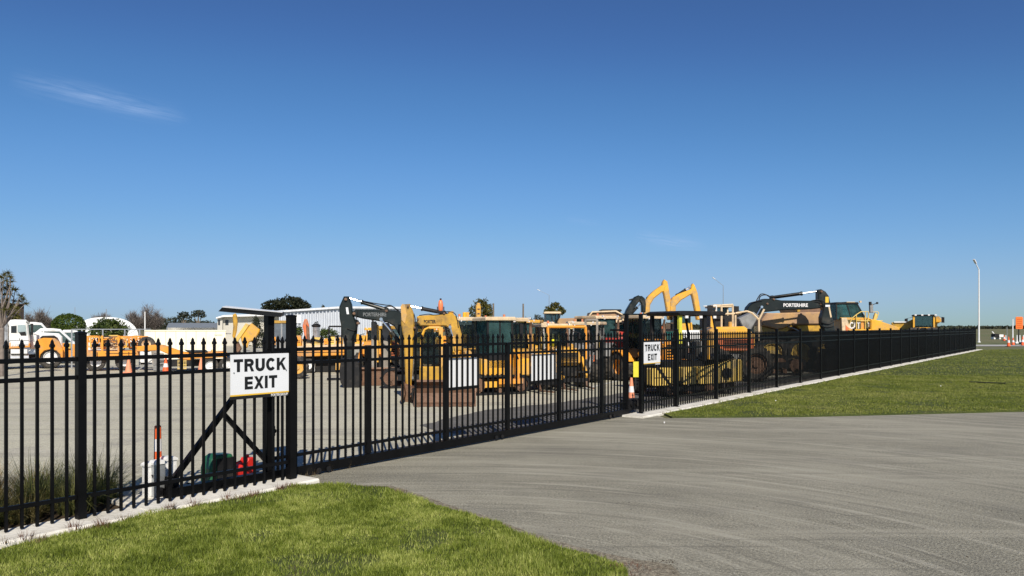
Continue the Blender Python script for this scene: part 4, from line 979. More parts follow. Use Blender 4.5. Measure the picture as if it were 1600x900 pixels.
handrail(t, [[(xa, -.7, .95), (xa, -.7, 1.35), (xb_, -.7, 1.35), (xb_, -.7, .95)]], .02, BLK)

# --- yellow dump truck nose, low bonnet
t = Thing('dump_truck', 'yellow dump truck with flat sloping bonnet and boxy cab behind the paver', 'dump truck', 1135, 28.0, -4)
t.prism('bonnet', [(1100,516),(1106,511),(1152,510),(1168,522),(1168,549),(1100,549)], -1.15, 1.0, YEL, bev=.08)
mb = MB(); x0, x1 = t.x(1112), t.x(1166); mb.box(x0, x1, -1.165, -1.15, t.z(546), t.z(527)); fp_ = t.put('front_panel', mb, ORR)
louvres(fp_, x0+.2, x1-.2, -1.165, t.z(543), t.z(530), 6)
mb = MB(); mb.box(t.x(1102), t.x(1168), -1.0, 1.0, t.z(565), t.z(549)); t.put('bumper', mb, GREY)
cab(t, t.x(1120), t.x(1141), .3, 1.6, t.z(512), t.z(478), TAN, GLASS, roofm=TAN, sill=.3, roof_over=.12)
mb = MB(); mb.box(t.x(1108), t.x(1150), -.2, 2.0, t.z(511), t.z(493)); t.put('engine_bay', mb, BLK)
mb = MB(); mb.box(t.x(1104), t.x(1108.5), -.8, -.68, t.z(511), t.z(492)); t.put('pillar', mb, YEL); mb = MB(); mb.cyl((t.x(1134), -.8, t.z(511)), (t.x(1134), -.8, t.z(503)), .07, 10); t.put('filler_cap', mb, YEL)
R3 = lambda L, y: [(t.pt(a, b)[0], y, t.pt(a, b)[1]) for a, b in L]
handrail(t, [R3([(1120,511),(1120,478),(1137,477),(1137,511)], -.85), R3([(1120,491),(1137,491)], -.85), R3([(1141,511),(1141,493)], -.85), R3([(1120, 491.5), (1150, 490)], -.85)], .035, TAN)
handrail(t, [R3([(1096,479),(1116,478),(1116,491)], -.4), R3([(1104,491),(1104,480)], -.4)], .022, WHITE, 'white_rail')
handrail(t, [R3([(1141,490),(1158,487),(1166,490),(1176,500),(1176.5,532)], -.9), R3([(1176,500), (1184, 484)], -.9)], .035, TAN)
for x in (-.75, .65): 
    for y in (-.95, .9): wheel(t, x+.15, y, .62, .5, STEEL)
mirror(t, (t.x(1108), -.5, t.z(480)), (t.x(1104), -.7, t.z(478)), .2, .2); mirror(t, (t.x(1145), .4, t.z(479)), (t.x(1153), .4, t.z(478)), .24, .4)

# --- dark excavator with long boom
t = Thing('excavator', 'black excavator lettered PORTERHIRE in white, boom stretched right above the brown tipper body', 'excavator', 1160, 31.6)
t.prism('boom', [(1166,480),(1172,474),(1183,470),(1192,467),(1205,467),(1218,469.5),(1262,470),(1275,469.5),(1281,472),(1283,477),(1278,482),(1262,483.5),(1225,484.5),(1192,488),(1180,494),(1172,508),(1168,535),(1155,535),(1158,505)], -.22, .22, GRN_BLK, bev=.04)
t.prism('dipper', [(1276,453),(1281,452),(1288,456),(1293,463),(1295.5,475),(1297.5,490),(1300,500),(1303,520),(1305,550),(1292,550),(1287,520),(1281,506),(1280.5,496),(1284,485),(1282,474),(1276,469)], -.17, .17, GRN_BLK, bev=.04)
ram(t, t.pt(1206, 465), t.pt(1279, 455), 0, .07, .62, GRN_BLK)
ram(t, t.pt(1163, 520), t.pt(1186, 480), -.3, .06, .6, GRN_BLK); ram(t, t.pt(1163, 520), t.pt(1186, 480), .3, .06, .6, GRN_BLK)
ram(t, t.pt(1287, 480), t.pt(1298, 545), -.0, .05, .6, GRN_BLK)
pins(t, [t.pt(1280, 456), t.pt(1279, 475.5), t.pt(1206, 468), t.pt(1196, 475), t.pt(1298, 546)], .25, .045)
bucket(t, t.pts([(1290,545),(1306,545),(1312,565),(1308,585),(1292,592),(1284,580),(1284,560)]), 1.1, BLK, (t.pt(1286, 560), (-.02, .12)))
boom_text(t, 'PORTERHIRE', 1221, 1259, 477, -.227, REFL, 5.6, .03)
mb = MB(); a, b = t.pt(1287, 464), t.pt(1292, 473); mb.box(a[0], b[0], -.178, -.17, b[1], a[1]); t.put('decal', mb, SIGNY)
mb = MB(); a, b = t.pt(1287, 476.5), t.pt(1294, 479.5); mb.box(a[0], b[0], -.178, -.17, b[1], a[1]); t.put('decal', mb, SIGNW)
mb = MB(); mb.bar((t.pt(1292.5, 480)[0], -.18, t.pt(1292, 480)[1]), (t.pt(1295.5, 496)[0], -.18, t.pt(1295, 496)[1]), .06, .03, up=(0, 1, 0)); t.put('wear_strip', mb, TAN)
def tz(px, py, y): a = t.pt(px, py); return (a[0], y, a[1])
hose(t, [tz(1184, 472, -.1), tz(1187, 463, -.1), tz(1196, 461, -.1), tz(1203, 464, -.1), tz(1225, 462, -.1), tz(1247, 459, -.1)], .022)
hose(t, [tz(1183, 470, .1), tz(1190, 459.5, .1), tz(1200, 461, .1), tz(1207, 465, .1)], .022)
hose(t, [tz(1265, 470, -.2), tz(1275, 469, -.26), tz(1284, 473, -.26), tz(1284, 484, -.24), tz(1280, 495, -.24), tz(1280, 503, -.22), tz(1292, 506, -.22), tz(1302, 500, -.2)], .02)
hose(t, [tz(1265, 472, -.2), tz(1278, 473, -.28), tz(1282, 482, -.28), tz(1277, 496, -.26), tz(1279, 508, -.22), tz(1292, 511, -.22), tz(1300, 508, -.2)], .016)
hose(t, [tz(1160, 490, -.2), tz(1166, 476, -.25), tz(1175, 472, -.25), tz(1188, 470, -.24)], .02)
mb = MB(); mb.prism([(-.9, .8), (.5, .8), (.6, 1.2), (.55, 2.2), (.3, 2.55), (-.1, 2.6), (-.4, 2.3), (-.9, 2.15)], .25, 1.2, .06); t.put('engine_house', mb, GRN_BLK)
cab(t, -.45, .45, .3, 1.15, .9, 2.5, GRN_BLK, GLASS)
mb = MB(); mb.prism(t.pts([(1143,498),(1166,488),(1174,494),(1162,515),(1152,517)]), -1.0, -.4, .03); t.put('spare_bucket', mb, GREY)
for y in (-1.1, .8): track(t, -1.2, 2.2, y, y+.4, .75, BLK, BLK)
mb = MB(); mb.box(-1.3, 1.0, -.8, .8, .3, .85); t.put('undercarriage', mb, BLK)

# --- brown tipper bodies on yellow dumpers
def tipper_wheels(t, xs, r=.75, w=.5, m=YEL):
    for x in xs:
        for y in (-.95, .95): wheel(t, x, y, r, w, m)
t = Thing('dump_truck', 'articulated dump truck with long dusty brown tipper body under the black boom', 'dump truck', 1228, 34.2, 0)
t.prism('tipper_body', [(1176.5,500),(1184,489.5),(1192,490),(1229,489),(1275,488),(1277,497),(1283,506.5),(1270,507),(1226,507.5),(1223,506),(1208,513),(1200,514),(1177,509)], -1.25, 1.25, BODY, bev=.05)
t.prism('body_floor', [(1178,509.5),(1200,514.5),(1208,513.5),(1222,508),(1226,508.5),(1215,519),(1200,524),(1180,523)], -1.1, 1.1, DKY, bev=.03)
t.prism('body_front', [(1229,508.3),(1271,508),(1263,520),(1240,521)], -1.15, 1.1, DKY, bev=.03)
t.prism('chassis_frame', [(1180,548),(1185,523),(1270,521),(1285,530),(1285,548)], -.45, .45, BLK)
mb = MB(); mb.box(t.x(1275), t.x(1283), -1.2, -.9, t.z(516), t.z(508)); t.put('toolbox', mb, YEL)
tipper_wheels(t, [t.x(1193), t.x(1237), t.x(1276)], .78, .55, PYL)
mb = MB(); mb.tube([(t.x(1215), -1.28, t.z(510)), (t.x(1226), -1.28, t.z(514)), (t.x(1238), -1.28, t.z(521))], .03, 6); t.put('body_prop', mb, GREY)
t2 = Thing('dump_truck', 'second dump truck whose dark tray edge shows above the brown body', 'dump truck', 1262, 41, 0)
t2.prism('tipper_body', [(1229,484),(1236,482.5),(1279,482),(1281,489),(1276,505),(1240,505)], -1.2, 1.2, STEEL, bev=.04)
mb = MB(); mb.box(t2.x(1232), t2.x(1236), -1.3, -1.2, t2.z(488), t2.z(483.5)); t2.put('side_lamp', mb, DKY)
t2.prism('chassis_frame', [(1235,540),(1235,505),(1290,505),(1290,540)], -.5, .5, BLK)
tipper_wheels(t2, [-.9, .9], .8)

# --- big dump truck with the lettered engine side
t = Thing('dump_truck', 'large yellow dump truck with white CAT lettering and tall teal cab windows', 'dump truck', 1340, 42.0, 0)
cb = cab(t, t.x(1297.5), t.x(1344), -.75, .65, t.z(500), t.z(474.5), BLK, TEAL, roofm=BLK, rake1=.46, sill=.04, roof_over=.03, p=.06)
t.prism('engine_side', [(1303,496.5),(1346,496.5),(1350,499),(1350,516),(1303,519)], -.85, .85, YEL, bev=.03)
mb = MB(); mb.box(t.x(1311), t.x(1347.5), -.862, -.85, t.z(514.5), t.z(500)); t.put('dark_panel', mb, mat('dark_olive_panel', (.09, .075, .02), .6))
boom_text(t, 'CAT', 1316.5, 1333, 508.5, -.868, REFL, 10.5, .022)
boom_text(t, 'T', 1344.2, 1348.2, 507.5, -.868, REFL, 6.5, .03)
mb = MB(); mb.box(t.x(1334), t.x(1339), -.87, -.85, t.z(515), t.z(498)); t.put('yellow_post', mb, ORG)
t.prism('bonnet', [(1347,499),(1357,500.5),(1392,512),(1392.5,519.5),(1362,520),(1315,522),(1312,514.5),(1347,514.5)], -1.05, .9, YEL, bev=.05)
t.prism('chassis_frame', [(1300,550),(1305,520),(1385,520),(1385,550)], -.5, .5, BLK)
t.prism('side_step', [(1303,497),(1311,497),(1318,517),(1304,519)], -.98, -.7, TAN, bev=.02)
mb = MB(); mb.prism([t.pt(1309, 508), t.pt(1318, 516), t.pt(1309, 520)], -1.0, -.98); t.put('red_reflector', mb, ORR)
handrail(t, [[(t.pt(a, b)[0], -.95, t.pt(a, b)[1]) for a, b in ((1313,512),(1319,498),(1326,492),(1333,487.5),(1344,487.5),(1345,492),(1342,505))], [(t.pt(a, b)[0], -.95, t.pt(a, b)[1]) for a, b in ((1326,514),(1326,493))],
             [(t.pt(a, b)[0], -.95, t.pt(a, b)[1]) for a, b in ((1339.5,514),(1339.5,488))], [(t.pt(a, b)[0], -.95, t.pt(a, b)[1]) for a, b in ((1326,501.5),(1366,501.5))]], .025, PYL)
t.prism('ladder_arm', [(1348,513.5),(1353,513.5),(1358,492),(1355,489),(1353.5,492)], -.98, -.85, PYL, bev=.01)
handrail(t, [[(t.pt(a, b)[0], -.9, t.pt(a, b)[1]) for a, b in ((1352,488),(1358,487.5),(1360.5,489),(1358,498))]], .02, PYL)
t.prism('exhaust_stack', [(1352.5,489),(1352,478),(1353,475),(1357,476),(1357.5,489)], -.55, -.4, GREY, bev=.02)
mb = MB(); mb.tube([(t.x(1353), -.5, t.z(475)), (t.x(1358), -.5, t.z(476)), (t.x(1364), -.5, t.z(474))], .02, 6); mb.box(t.x(1351.5), t.x(1354.5), -.56, -.44, t.z(477), t.z(472)); mb.box(t.x(1362.5), t.x(1365), -.54, -.46, t.z(475.5), t.z(472.5)); t.put('mirror_arm', mb, BLK)
mb = MB(); mb.box(t.x(1333), t.x(1336), -.8, -.7, t.z(473.5), t.z(470.8)); mb.box(t.x(1313), t.x(1326), -.8, .2, t.z(473), t.z(472.2)); t.put('roof_lamp', mb, TAN)
mb = MB(); mb.box(t.x(1312), t.x(1322), -.3, .1, t.z(500), t.z(492)); mb.box(t.x(1310), t.x(1313), -.3, .1, t.z(495), t.z(480)); t.put('seat', mb, BLK)
tipper_wheels(t, [t.x(1322), t.x(1372)], .82, .55)

# --- far dump truck
t = Thing('dump_truck', 'small distant yellow dump truck facing the camera at the right end of the row', 'dump truck', 1440, 60.0, -26)
cab(t, t.x(1426), t.x(1460), -1.0, .6, t.z(514), t.z(493), YEL, GLASS, roofm=BLK, sill=.12, mid=False, p=.12, roof_over=.06)
for k in range(4): lamp(t, t.x(1430)+k*.45, -1.1, t.z(492.5), s=.07)
t.prism('lower_front', [(1426,517),(1426,513),(1460,513),(1460,517)], -1.15, .8, YEL, bev=.03)
mb = MB(); mb.prism(t.pts([(1434,517.5),(1438,512),(1446,512),(1450,517.5)]), -1.3, -1.1); t.put('front_coupler', mb, BLK)
t.prism('side_tank', [(1461,495),(1466,494),(1470,498),(1470,503),(1464,506),(1464,517),(1461,517)], -.6, .6, YEL, bev=.05)
mirror(t, (t.x(1460), -1, t.z(495)), (t.x(1472), -1, t.z(496)), .2, .42); mirror(t, (t.x(1426), -1, t.z(495.5)), (t.x(1415.5), -1, t.z(498)), .22, .22)
t.prism('tipper_body', [(1392.5,504.5),(1397,503),(1417,502.8),(1426,499),(1427,517),(1408,517),(1401,512),(1393.5,508)], .2, 2.6, DKY, bev=.05)
mb = MB(); mb.box(t.x(1397), t.x(1417), .1, .2, t.z(504), t.z(502.2)); t.put('body_rim', mb, WHITE)
tipper_wheels(t, [t.x(1430), t.x(1456)], .95, .6)
mb = MB(); mb.box(t.x(1400), t.x(1458), -.6, 2.0, .5, t.z(517)); t.put('chassis_frame', mb, BLK)

# ------------------------------------------------------------------ machines: the far row
def far_digger(label, px, Z, boom, dip, rams, m, body_px, top=492):
    t = Thing('excavator', label, 'excavator', px, Z)
    t.prism('boom', boom, -.28, .28, m, bev=.06); t.prism('dipper', dip, -.24, .24, m, bev=.06)
    for a, b in rams: ram(t, t.pt(*a), t.pt(*b), 0, .08, .6, BLK)
    x0, x1 = t.x(body_px[0]), t.x(body_px[1])
    mb = MB(); mb.prism([(x0, .95), (x1, .95), (x1+.1, 1.1), (x1, t.z(top+12)), (x0, t.z(top+12))], -1.2, 1.2, .08); t.put('engine_house', mb, m)
    cab(t, x0, x0+1.1, -1.2, -.3, 1.0, t.z(top), m if m is not YEL else BLK, GLASS)
    for y in (-1.25, .75): track(t, x0-.5, x1+.4, y, y+.5, .85, BLK, m)
    return t
far_digger('orange excavator with the highest raised arm, left of the orange pair', 1016, 50,
    [(1005,495),(1006.5,472),(1012,463),(1021,454.5),(1033,446),(1038,448),(1037,456),(1033,457),(1021,466.5),(1015,476.5),(1014,495)],
    [(1033,449),(1034.5,441),(1037,437),(1042,440),(1047,469),(1049,500),(1043,500),(1040,480),(1036.5,460)], [((1012, 466), (1022, 456))], YEL, (985, 1014))
far_digger('orange excavator with the lower raised arm, right of the orange pair', 1056, 50,
    [(1044,496),(1046,472),(1050,465),(1058,460),(1077,452.5),(1082,452),(1082,460),(1077,461),(1063,469.5),(1055,478),(1054,496)],
    [(1077,456),(1079.5,446),(1082,443),(1084.5,446),(1089,458),(1094,488),(1096,500),(1088,500),(1084,480),(1080.5,463)], [((1058, 461), (1078, 448))], YEL, (1046, 1075))
t = far_digger('black excavator arm raised left of the two orange excavators', 984, 47,
    [(972,500),(978,484),(984,474),(991,464),(997,461.5),(1002,465),(998,471),(992,479),(987,490),(986,500)],
    [(996,463),(1002,462.5),(1006.5,466),(1008.5,474),(1008,488),(1002,488),(1001.5,476),(998,469)], [((985, 492), (1001, 474))], GRN_BLK, (960, 984))
mb = MB(); mb.tube([t and (t.pt(990, 467)[0], 0, t.pt(990, 467)[1]), (t.pt(983, 469)[0], 0, t.pt(983, 469)[1])], .06, 6); t.put('hose_guard', mb, BLK)
t = Thing('dump_truck', 'dump truck with cream rimmed brown body, left of the black raised arm', 'dump truck', 940, 44, 0)
t.prism('tipper_body', [(917,501),(921,488.5),(957,487),(967,492),(966,499),(950,506),(922,506)], -1.2, 1.2, BODY, bev=.05)
t.prism('body_rim', [(916.5,493),(921.5,487),(958,485.8),(968,491.5),(967,493),(957,488),(922,489.3),(918,495)], -1.35, -1.21, TAN, bev=.01)
cab(t, t.x(943), t.x(972), .6, 1.8, t.z(506), t.z(484.5), BLK, TEAL, roofm=BLK)
tipper_wheels(t, [t.x(925), t.x(960)], .85)
mb = MB(); mb.box(t.x(918), t.x(968), -.5, 1.8, .6, t.z(504)); t.put('chassis_frame', mb, BLK)
t = Thing('dump_truck', 'dump truck with plain brown body under the bush, behind the farther blank board', 'dump truck', 882, 42, 0)
t.prism('tipper_body', [(869,504),(872,498),(914,496.5),(916,498),(914,513),(905,515),(876,515)], -1.2, 1.2, BODY, bev=.05)
cab(t, t.x(851), t.x(874), -.6, .8, t.z(509), t.z(489), BLK, GLASS, roofm=TAN)
tipper_wheels(t, [t.x(862), t.x(905)], .85)
mb = MB(); mb.box(t.x(852), t.x(914), -.5, .5, .6, t.z(512)); t.put('chassis_frame', mb, BLK)

def box_truck(label, px, Z, yaw, L=5.2, cabm=WHITE, group=None):
    t = Thing('white_truck', label, 'truck', px, Z, yaw, group)
    mb = MB(); mb.prism([(-L/2, .95), (L/2-.1, .95), (L/2, 1.1), (L/2-.05, 1.5), (L/2-.35, 2.25), (L/2-1.5, 2.3), (L/2-1.6, 2.2), (L/2-1.6, 1.15), (-L/2, 1.15)], -.95, .95, .05); c = t.put('body', mb, cabm)
    for y in (-.956, .95):
        mb = MB(); mb.prism([(L/2-1.3, 1.55), (L/2-.25, 1.55), (L/2-.48, 2.1), (L/2-1.3, 2.1)], y, y+.006); mb.obj('window', GLASS, c)
    mb = MB(); mb.prism([(-L/2, 1.2), (L/2-1.8, 1.2), (L/2-1.8, 1.75), (-L/2, 1.75)], -.95, .95, .04); t.put('tray', mb, cabm)
    for x in (-L/2+.9, L/2-.9):
        for y in (-.82, .82): wheel(t, x, y, .48, .28, OFFW)
    for y in (-.6, .6): lamp(t, L/2+.02, y, 1.1)
    return t
box_truck('white truck with a big dark wheel seen under the black paver canopy', 1058, 40, 178)
def van(kind, label, px, Z, yaw, L, Hh, m=WHITE, wind=True, group=None):
    t = Thing(kind, label, 'van' if kind != 'pickup' else 'pickup', px, Z, yaw, group); h = Hh
    mb = MB(); mb.prism([(-L/2, .35), (L/2-.1, .35), (L/2, .5), (L/2-.03, h*.48), (L/2-.75, h*.56), (L/2-1.45, h-.05), (L/2-1.8, h), (-L/2+.25, h), (-L/2+.03, h-.2)], -.86, .86, .07); b = t.put('body', mb, m)
    for y in (-.867, .861):
        mb = MB(); mb.prism([(L/2-.95, h*.60), (L/2-1.5, h-.16), (L/2-2.2, h-.16), (L/2-2.2, h*.60)], y, y+.006); mb.obj('window', GLASS, b)
        mb = MB(); mb.prism([(L/2-2.3, h*.60), (L/2-2.3, h-.16), (-L/2+.35, h-.16), (-L/2+.25, h*.60)], y, y+.006); mb.obj('window', GLASS, b)
    for x in (-L/2+.85, L/2-.85):
        for y in (-.74, .74): wheel(t, x, y, .34, .22, SILV, lug=False)
    for y in (-.6, .6): lamp(t, L/2, y, .7, m=REFL)
    mb = MB(); mb.box(-L/2-.03, -L/2+.02, -.8, .8, .35, .55); t.put('bumper', mb, BLK)
    return t
van('white_van', 'white high roofed van behind the truck cab on the left', 72, 44, 0, 2.5, 2.2)
van('white_wagon', 'white vehicle with large dark rear window, right of the truck bonnet', 100, 41, 0, 2.6, 1.85)
van('pickup', 'pale vehicle mostly hidden behind the near left fence post', 128, 47, 0, 2.4, 1.75)

# --- the white truck on the left
t = Thing('truck', 'white cab truck with orange mudguard and chrome exhaust stack at the left edge', 'truck', 50, 36, 0)
mb = MB(); mb.prism(t.pts([(15,543),(15,510),(13,504),(13.5,500.5),(24,499.5),(41,500),(44,503),(45.5,522),(47,530),(47,541)]), -1.0, .9, .06); cb = t.put('cab', mb, WHITE)
mb = MB(); mb.prism(t.pts([(18,520),(18,509.5),(26.5,509),(26.5,520)]), -1.012, -1.0); mb.obj('window', WINDOWB, cb)
mb = MB(); mb.prism(t.pts([(28,519),(28,508),(40,507.5),(42,522),(34,523),(31,519.5)]), -1.012, -1.0); mb.obj('window', PANE, cb)
mb = MB(); mb.prism(t.pts([(42.5,505),(45,505.5),(48.5,523),(46.5,523)]), -.9, .8); mb.obj('windscreen', GLASS, cb)
mb = MB(); mb.prism(t.pts([(30,519),(40,518),(41.5,524),(33,524)]), -1.018, -1.012); mb.obj('door_recess', BLK, cb)
mb = MB(); mb.box(t.x(14), t.x(46), -1.02, -1.005, t.z(531.6), t.z(531)); mb.box(t.x(30), t.x(31.5), -1.03, -1.005, t.z(530), t.z(528)); mb.obj('door_handle', GREY, cb)
t.prism('sun_visor', [(40,502),(47,503.5),(47,505.5),(40,505)], -1.0, .9, GREY, bev=.01)
for x_ in (10.5, 5):
    mb = MB(); mb.cyl((t.x(x_), -.8, t.z(553)), (t.x(x_), -.8, t.z(505 if x_ < 8 else 502)), .07 if x_ < 8 else .085, 12); mb.cyl((t.x(x_), -.8, t.z(502)), (t.x(x_-1), -.8, t.z(489)), .05, 10); t.put('exhaust_stack', mb, SILV)
mb = MB(); mb.box(t.x(2), t.x(13), -.7, .5, t.z(550), t.z(512)); t.put('cab_guard', mb, GREY)
t.prism('mudguard', [(55,561),(55.5,536),(59,530),(68,527.5),(85,528),(92,533),(97.5,545),(97.5,561),(95,561),(93,553),(87,547),(78,545),(69,547),(63,553),(61,561)], -1.1, -.5, ORG, bev=.03)
t.prism('mudguard_far', [(60,545),(60,532),(68,528.5),(85,529),(92,535),(95,545)], .4, 1.0, ORG, bev=.03)
t.prism('bonnet', [(47,545),(47,519),(60,519),(92,521),(97,526),(97,545)], -.5, .45, WHITE, bev=.05)
t.prism('bonnet_vent', [(62,527.5),(66,524.5),(84,524),(90,527.8)], -.85, -.5, BLK, bev=.02)
t.prism('sill', [(15.5,544),(15.5,535.5),(17,534),(21,536),(47,536),(47,542),(30,543.5)], -1.0, .9, ORG, bev=.02)
t.prism('battery_box', [(17.5,552),(17.5,545),(43,545),(43,552)], -1.0, -.4, OFFW, bev=.02)
mb = MB(); mb.cyl((t.x(3), -.72, t.z(558)), (t.x(45), -.72, t.z(558)), .2, 16); t.put('fuel_tank', mb, SILV)
t.prism('chassis_frame', [(-8,568),(-8,556),(100,552),(100,562)], -.4, .4, BLK)
t.prism('bumper', [(97,560),(97,536),(103,536),(117,538),(118,548),(117,556)], -.9, .85, ORG, bev=.04)
t.prism('lamp_cluster', [(105,544),(105,536),(109,535),(109,544)], -1.0, -.85, PYL, bev=.01)
for x_, r_ in ((78, .51), (-3, .5), (-40, .5)):
    for y in (-.85, .8): wheel(t, t.x(x_), y, r_, .3, OFFW, lug=False)
mirror(t, (t.x(46), -1.0, t.z(508)), (t.x(50), -1.15, t.z(506)), .1, .5)
mb = MB(); mb.tube([(t.x(104), -.9, t.z(575)), (t.x(106), -.9, t.z(560)), (t.x(111), -.9, t.z(556)), (t.x(116), -.9, t.z(560)), (t.x(118), -.9, t.z(570))], .02, 6); mb.tube([(t.x(111), -.9, t.z(575)), (t.x(111), -.9, t.z(548))], .02, 6); mb.tube([(t.x(103), -.9, t.z(569)), (t.x(119), -.9, t.z(569))], .02, 6); t.put('tow_frame', mb, GREY)

# --- stack of orange frames on a trailer deck
t = Thing('frame_stack', 'cluttered stack of small orange steel frames on the orange deck left of the spare wheel', 'steel frames', 176, 34.5, 0)
rr = random.Random(3)
for k in range(34):
    x = t.x(133+rr.random()*80); z = t.z(547-rr.random()*16); w_ = .25+rr.random()*.45; h_ = .2+rr.random()*.28; y = rr.uniform(-.8, .6)
    z = min(z, t.z(526)-h_) if z+h_ > t.z(524) else z
    mb = MB(); b = .045; k_ = rr.choice((0, 1, 2))
    a, c = (x, y, z), (x+w_, y, z); d, e = (x, y, z+h_), (x+w_, y, z+h_)
    mb.bar(a, c, b); mb.bar(d, e, b); mb.bar(a, d, b, up=(0, 1, 0)); mb.bar(c, e, b, up=(0, 1, 0))
    if k_: mb.bar(a, e, b*.8, up=(0, 1, 0))
    if k_ == 2: mb.bar(c, d, b*.8, up=(0, 1, 0))
    y2 = y+rr.uniform(.3, .7)
    mb.bar(a, (x, y2, z), b); mb.bar(e, (x+w_, y2, z+h_), b)
    t.put('frame', mb, rr.choice((ORG, YEL, ORG, STEEL, TAN, PYL, BLK)))
for x in (137, 160, 185, 210):
    mb = MB(); mb.box(t.x(x)-.04, t.x(x)+.04, -.9, -.82, t.z(548), t.z(524)); t.put('stanchion', mb, ORG)
t = Thing('flatbed_deck', 'orange flat trailer deck carrying the stacked frames', 'trailer', 176, 34.5, 0)
t.prism('deck', [(118,548),(217,547),(217,559),(118,560)], -1.1, .9, ORG, bev=.03)
for k, x in enumerate((135, 152, 167, 185, 200)):
    mb = MB(); mb.box(t.x(x), t.x(x)+.03, -1.115, -1.1, t.z(559), t.z(549)); t.put('stake_pocket', mb, BLK)
mb = MB(); mb.box(t.x(165), t.x(212), -1.11, -1.1, t.z(551.6), t.z(550.8)); t.put('deck_edge', mb, BLK)
for x in (150, 195): 
    for y in (-.7, .6): wheel(t, t.x(x), y, .40, .25, OFFW, lug=False)
# --- low loader with gooseneck
t = Thing('low_loader', 'orange low loader trailer with gooseneck sloping down to the right past the spare wheel', 'trailer', 270, 34.2, 0)
t.prism('gooseneck', [(214,549),(214,541),(245,538),(256,539),(286,549.5),(300,551),(300,562),(285,562),(272,557),(250,547),(232,548)], -.55, .5, ORG, bev=.03)
t.prism('deck', [(298,551),(352,548.5),(352,557),(298,559.5)], -1.1, .9, ORG, bev=.03)
mb = MB(); mb.box(t.x(294), t.x(323), -1.12, .8, t.z(549.8), t.z(548)); mb.prism(t.pts([(288,546.5),(300,548),(300,550),(294,550)]), -.5, .4); t.put('ramp_board', mb, BLK)
mb = MB(); mb.prism(t.pts([(330,551),(330,546),(333,548),(334,545),(337,549),(345,549),(345,552)]), -.4, .3); t.put('chain_box', mb, PYL)
wheel(t, t.x(327), -.9, .36, .26, OFFW, z=t.z(571), lug=False); wheel(t, t.x(327), .7, .36, .26, OFFW, z=t.z(571), lug=False)
wheel(t, t.x(353), -.9, .36, .26, OFFW, z=t.z(571), lug=False)
mb = MB(); mb.box(t.x(250), t.x(360), -.5, .5, t.z(572), t.z(562)); t.put('chassis_frame', mb, BLK)
mb = MB(); 
for k in range(5): x = t.x(278+k*3); mb.bar((x, -.8, t.z(575)), (x, -.8, t.z(562)), .03, up=(0, 1, 0))
for z_ in (575, 569, 563): mb.bar((t.x(277), -.8, t.z(z_)), (t.x(291), -.8, t.z(z_)), .035)
t.put('ratchet_rack', mb, PYL)
mb = MB(); mb.bar((t.x(218), -.5, t.z(570)), (t.x(262), -.5, t.z(566)), .06); mb.bar((t.x(215), -.5, t.z(577)), (t.x(240), -.5, t.z(560)), .05); mb.box(t.x(240), t.x(256), -.5, .2, .02, t.z(552)); t.put('landing_leg', mb, GREY)
sw = Thing('spare_wheel', 'dark spare wheel with tan rim standing on the trailer neck', 'wheel', 229.5, 33.6, 12)
wh = wheel(sw, 0, 0, .34, .30, TAN, z=sw.z(538), lug=False, name='tyre')
mb = MB(); mb.box(-.05, .05, .16, .26, sw.z(548)-.0, sw.z(538)); sw.put('bracket', mb, BLK)
# grey railing
t = Thing('guard_rail', 'pale galvanised guard rail above the stacked orange frames', 'railing', 175, 36.2, 0)
for py in (514.5, 526): 
    mb = MB(); mb.box(t.x(112), t.x(236 if py < 520 else 218), -.02, .02, t.z(py)-.02, t.z(py)+.02); t.put('rail', mb, GALV)
for px_ in (112, 128, 160.5, 195, 218):
    mb = MB(); mb.box(t.x(px_)-.03, t.x(px_)+.03, -.025, .025, 0, t.z(514.6)); t.put('post', mb, GALV)

# --- cones in the yard and elsewhere
def cone(label, px, Z, m=CONE, h=.72, r=.19, group=None, band=True):
    t = empty('traffic_cone', P(px, Z), label=label, cat='traffic cone', group=group)
    mb = MB(); mb.box(-r, r, -r, r, 0, .04); mb.obj('base', BLK if m is CONE else m, t)
    mb = MB(); k = lambda z: r*.72*(1-z/h)+.03*(z/h)
    mb.lathe([(k(.03), .04), (k(h), h), (.001, h)], 'z', n=16); mb.obj('cone_body', m, t, smooth='auto')
    mb = MB(); mb.lathe([(k(h*.4)+.004, h*.4), (k(h*.65)+.004, h*.65)], 'z', n=16); mb.obj('reflective_band', REFL if band else m, t)
    return t
cone('faded orange cone below the stacked frames, leftmost cone in the yard', 201, 32.2, CONEP, .64, .2, band=False)
cone('bright red and white cone below the trailer neck', 259, 32.0, CONE, .62, .2)
cone('faded orange cone beside the trailer wheels', 314, 32.6, CONEP, .60, .18, band=False)
cone('faded red and white cone at the foot of the tall catch post', 986.5, 19.6, CONEP, .62, .13)
t = empty('warning_marker', P(993, 19.8), label='small yellow marker panel between the two tall posts', cat='marker')
mb = MB(); mb.box(-.06, .16, -.02, .02, .62, 1.02); mb.obj('panel', mat('dull_safety_yellow', (.70, .62, .04), .5), t); mb = MB(); mb.box(-.06, -.02, -.02, .02, 0, .32); mb.box(.10, .14, -.02, .02, 0, .62); mb.box(-.02, .02, -.02, .02, .3, .62); mb.obj('leg', BLK, t)

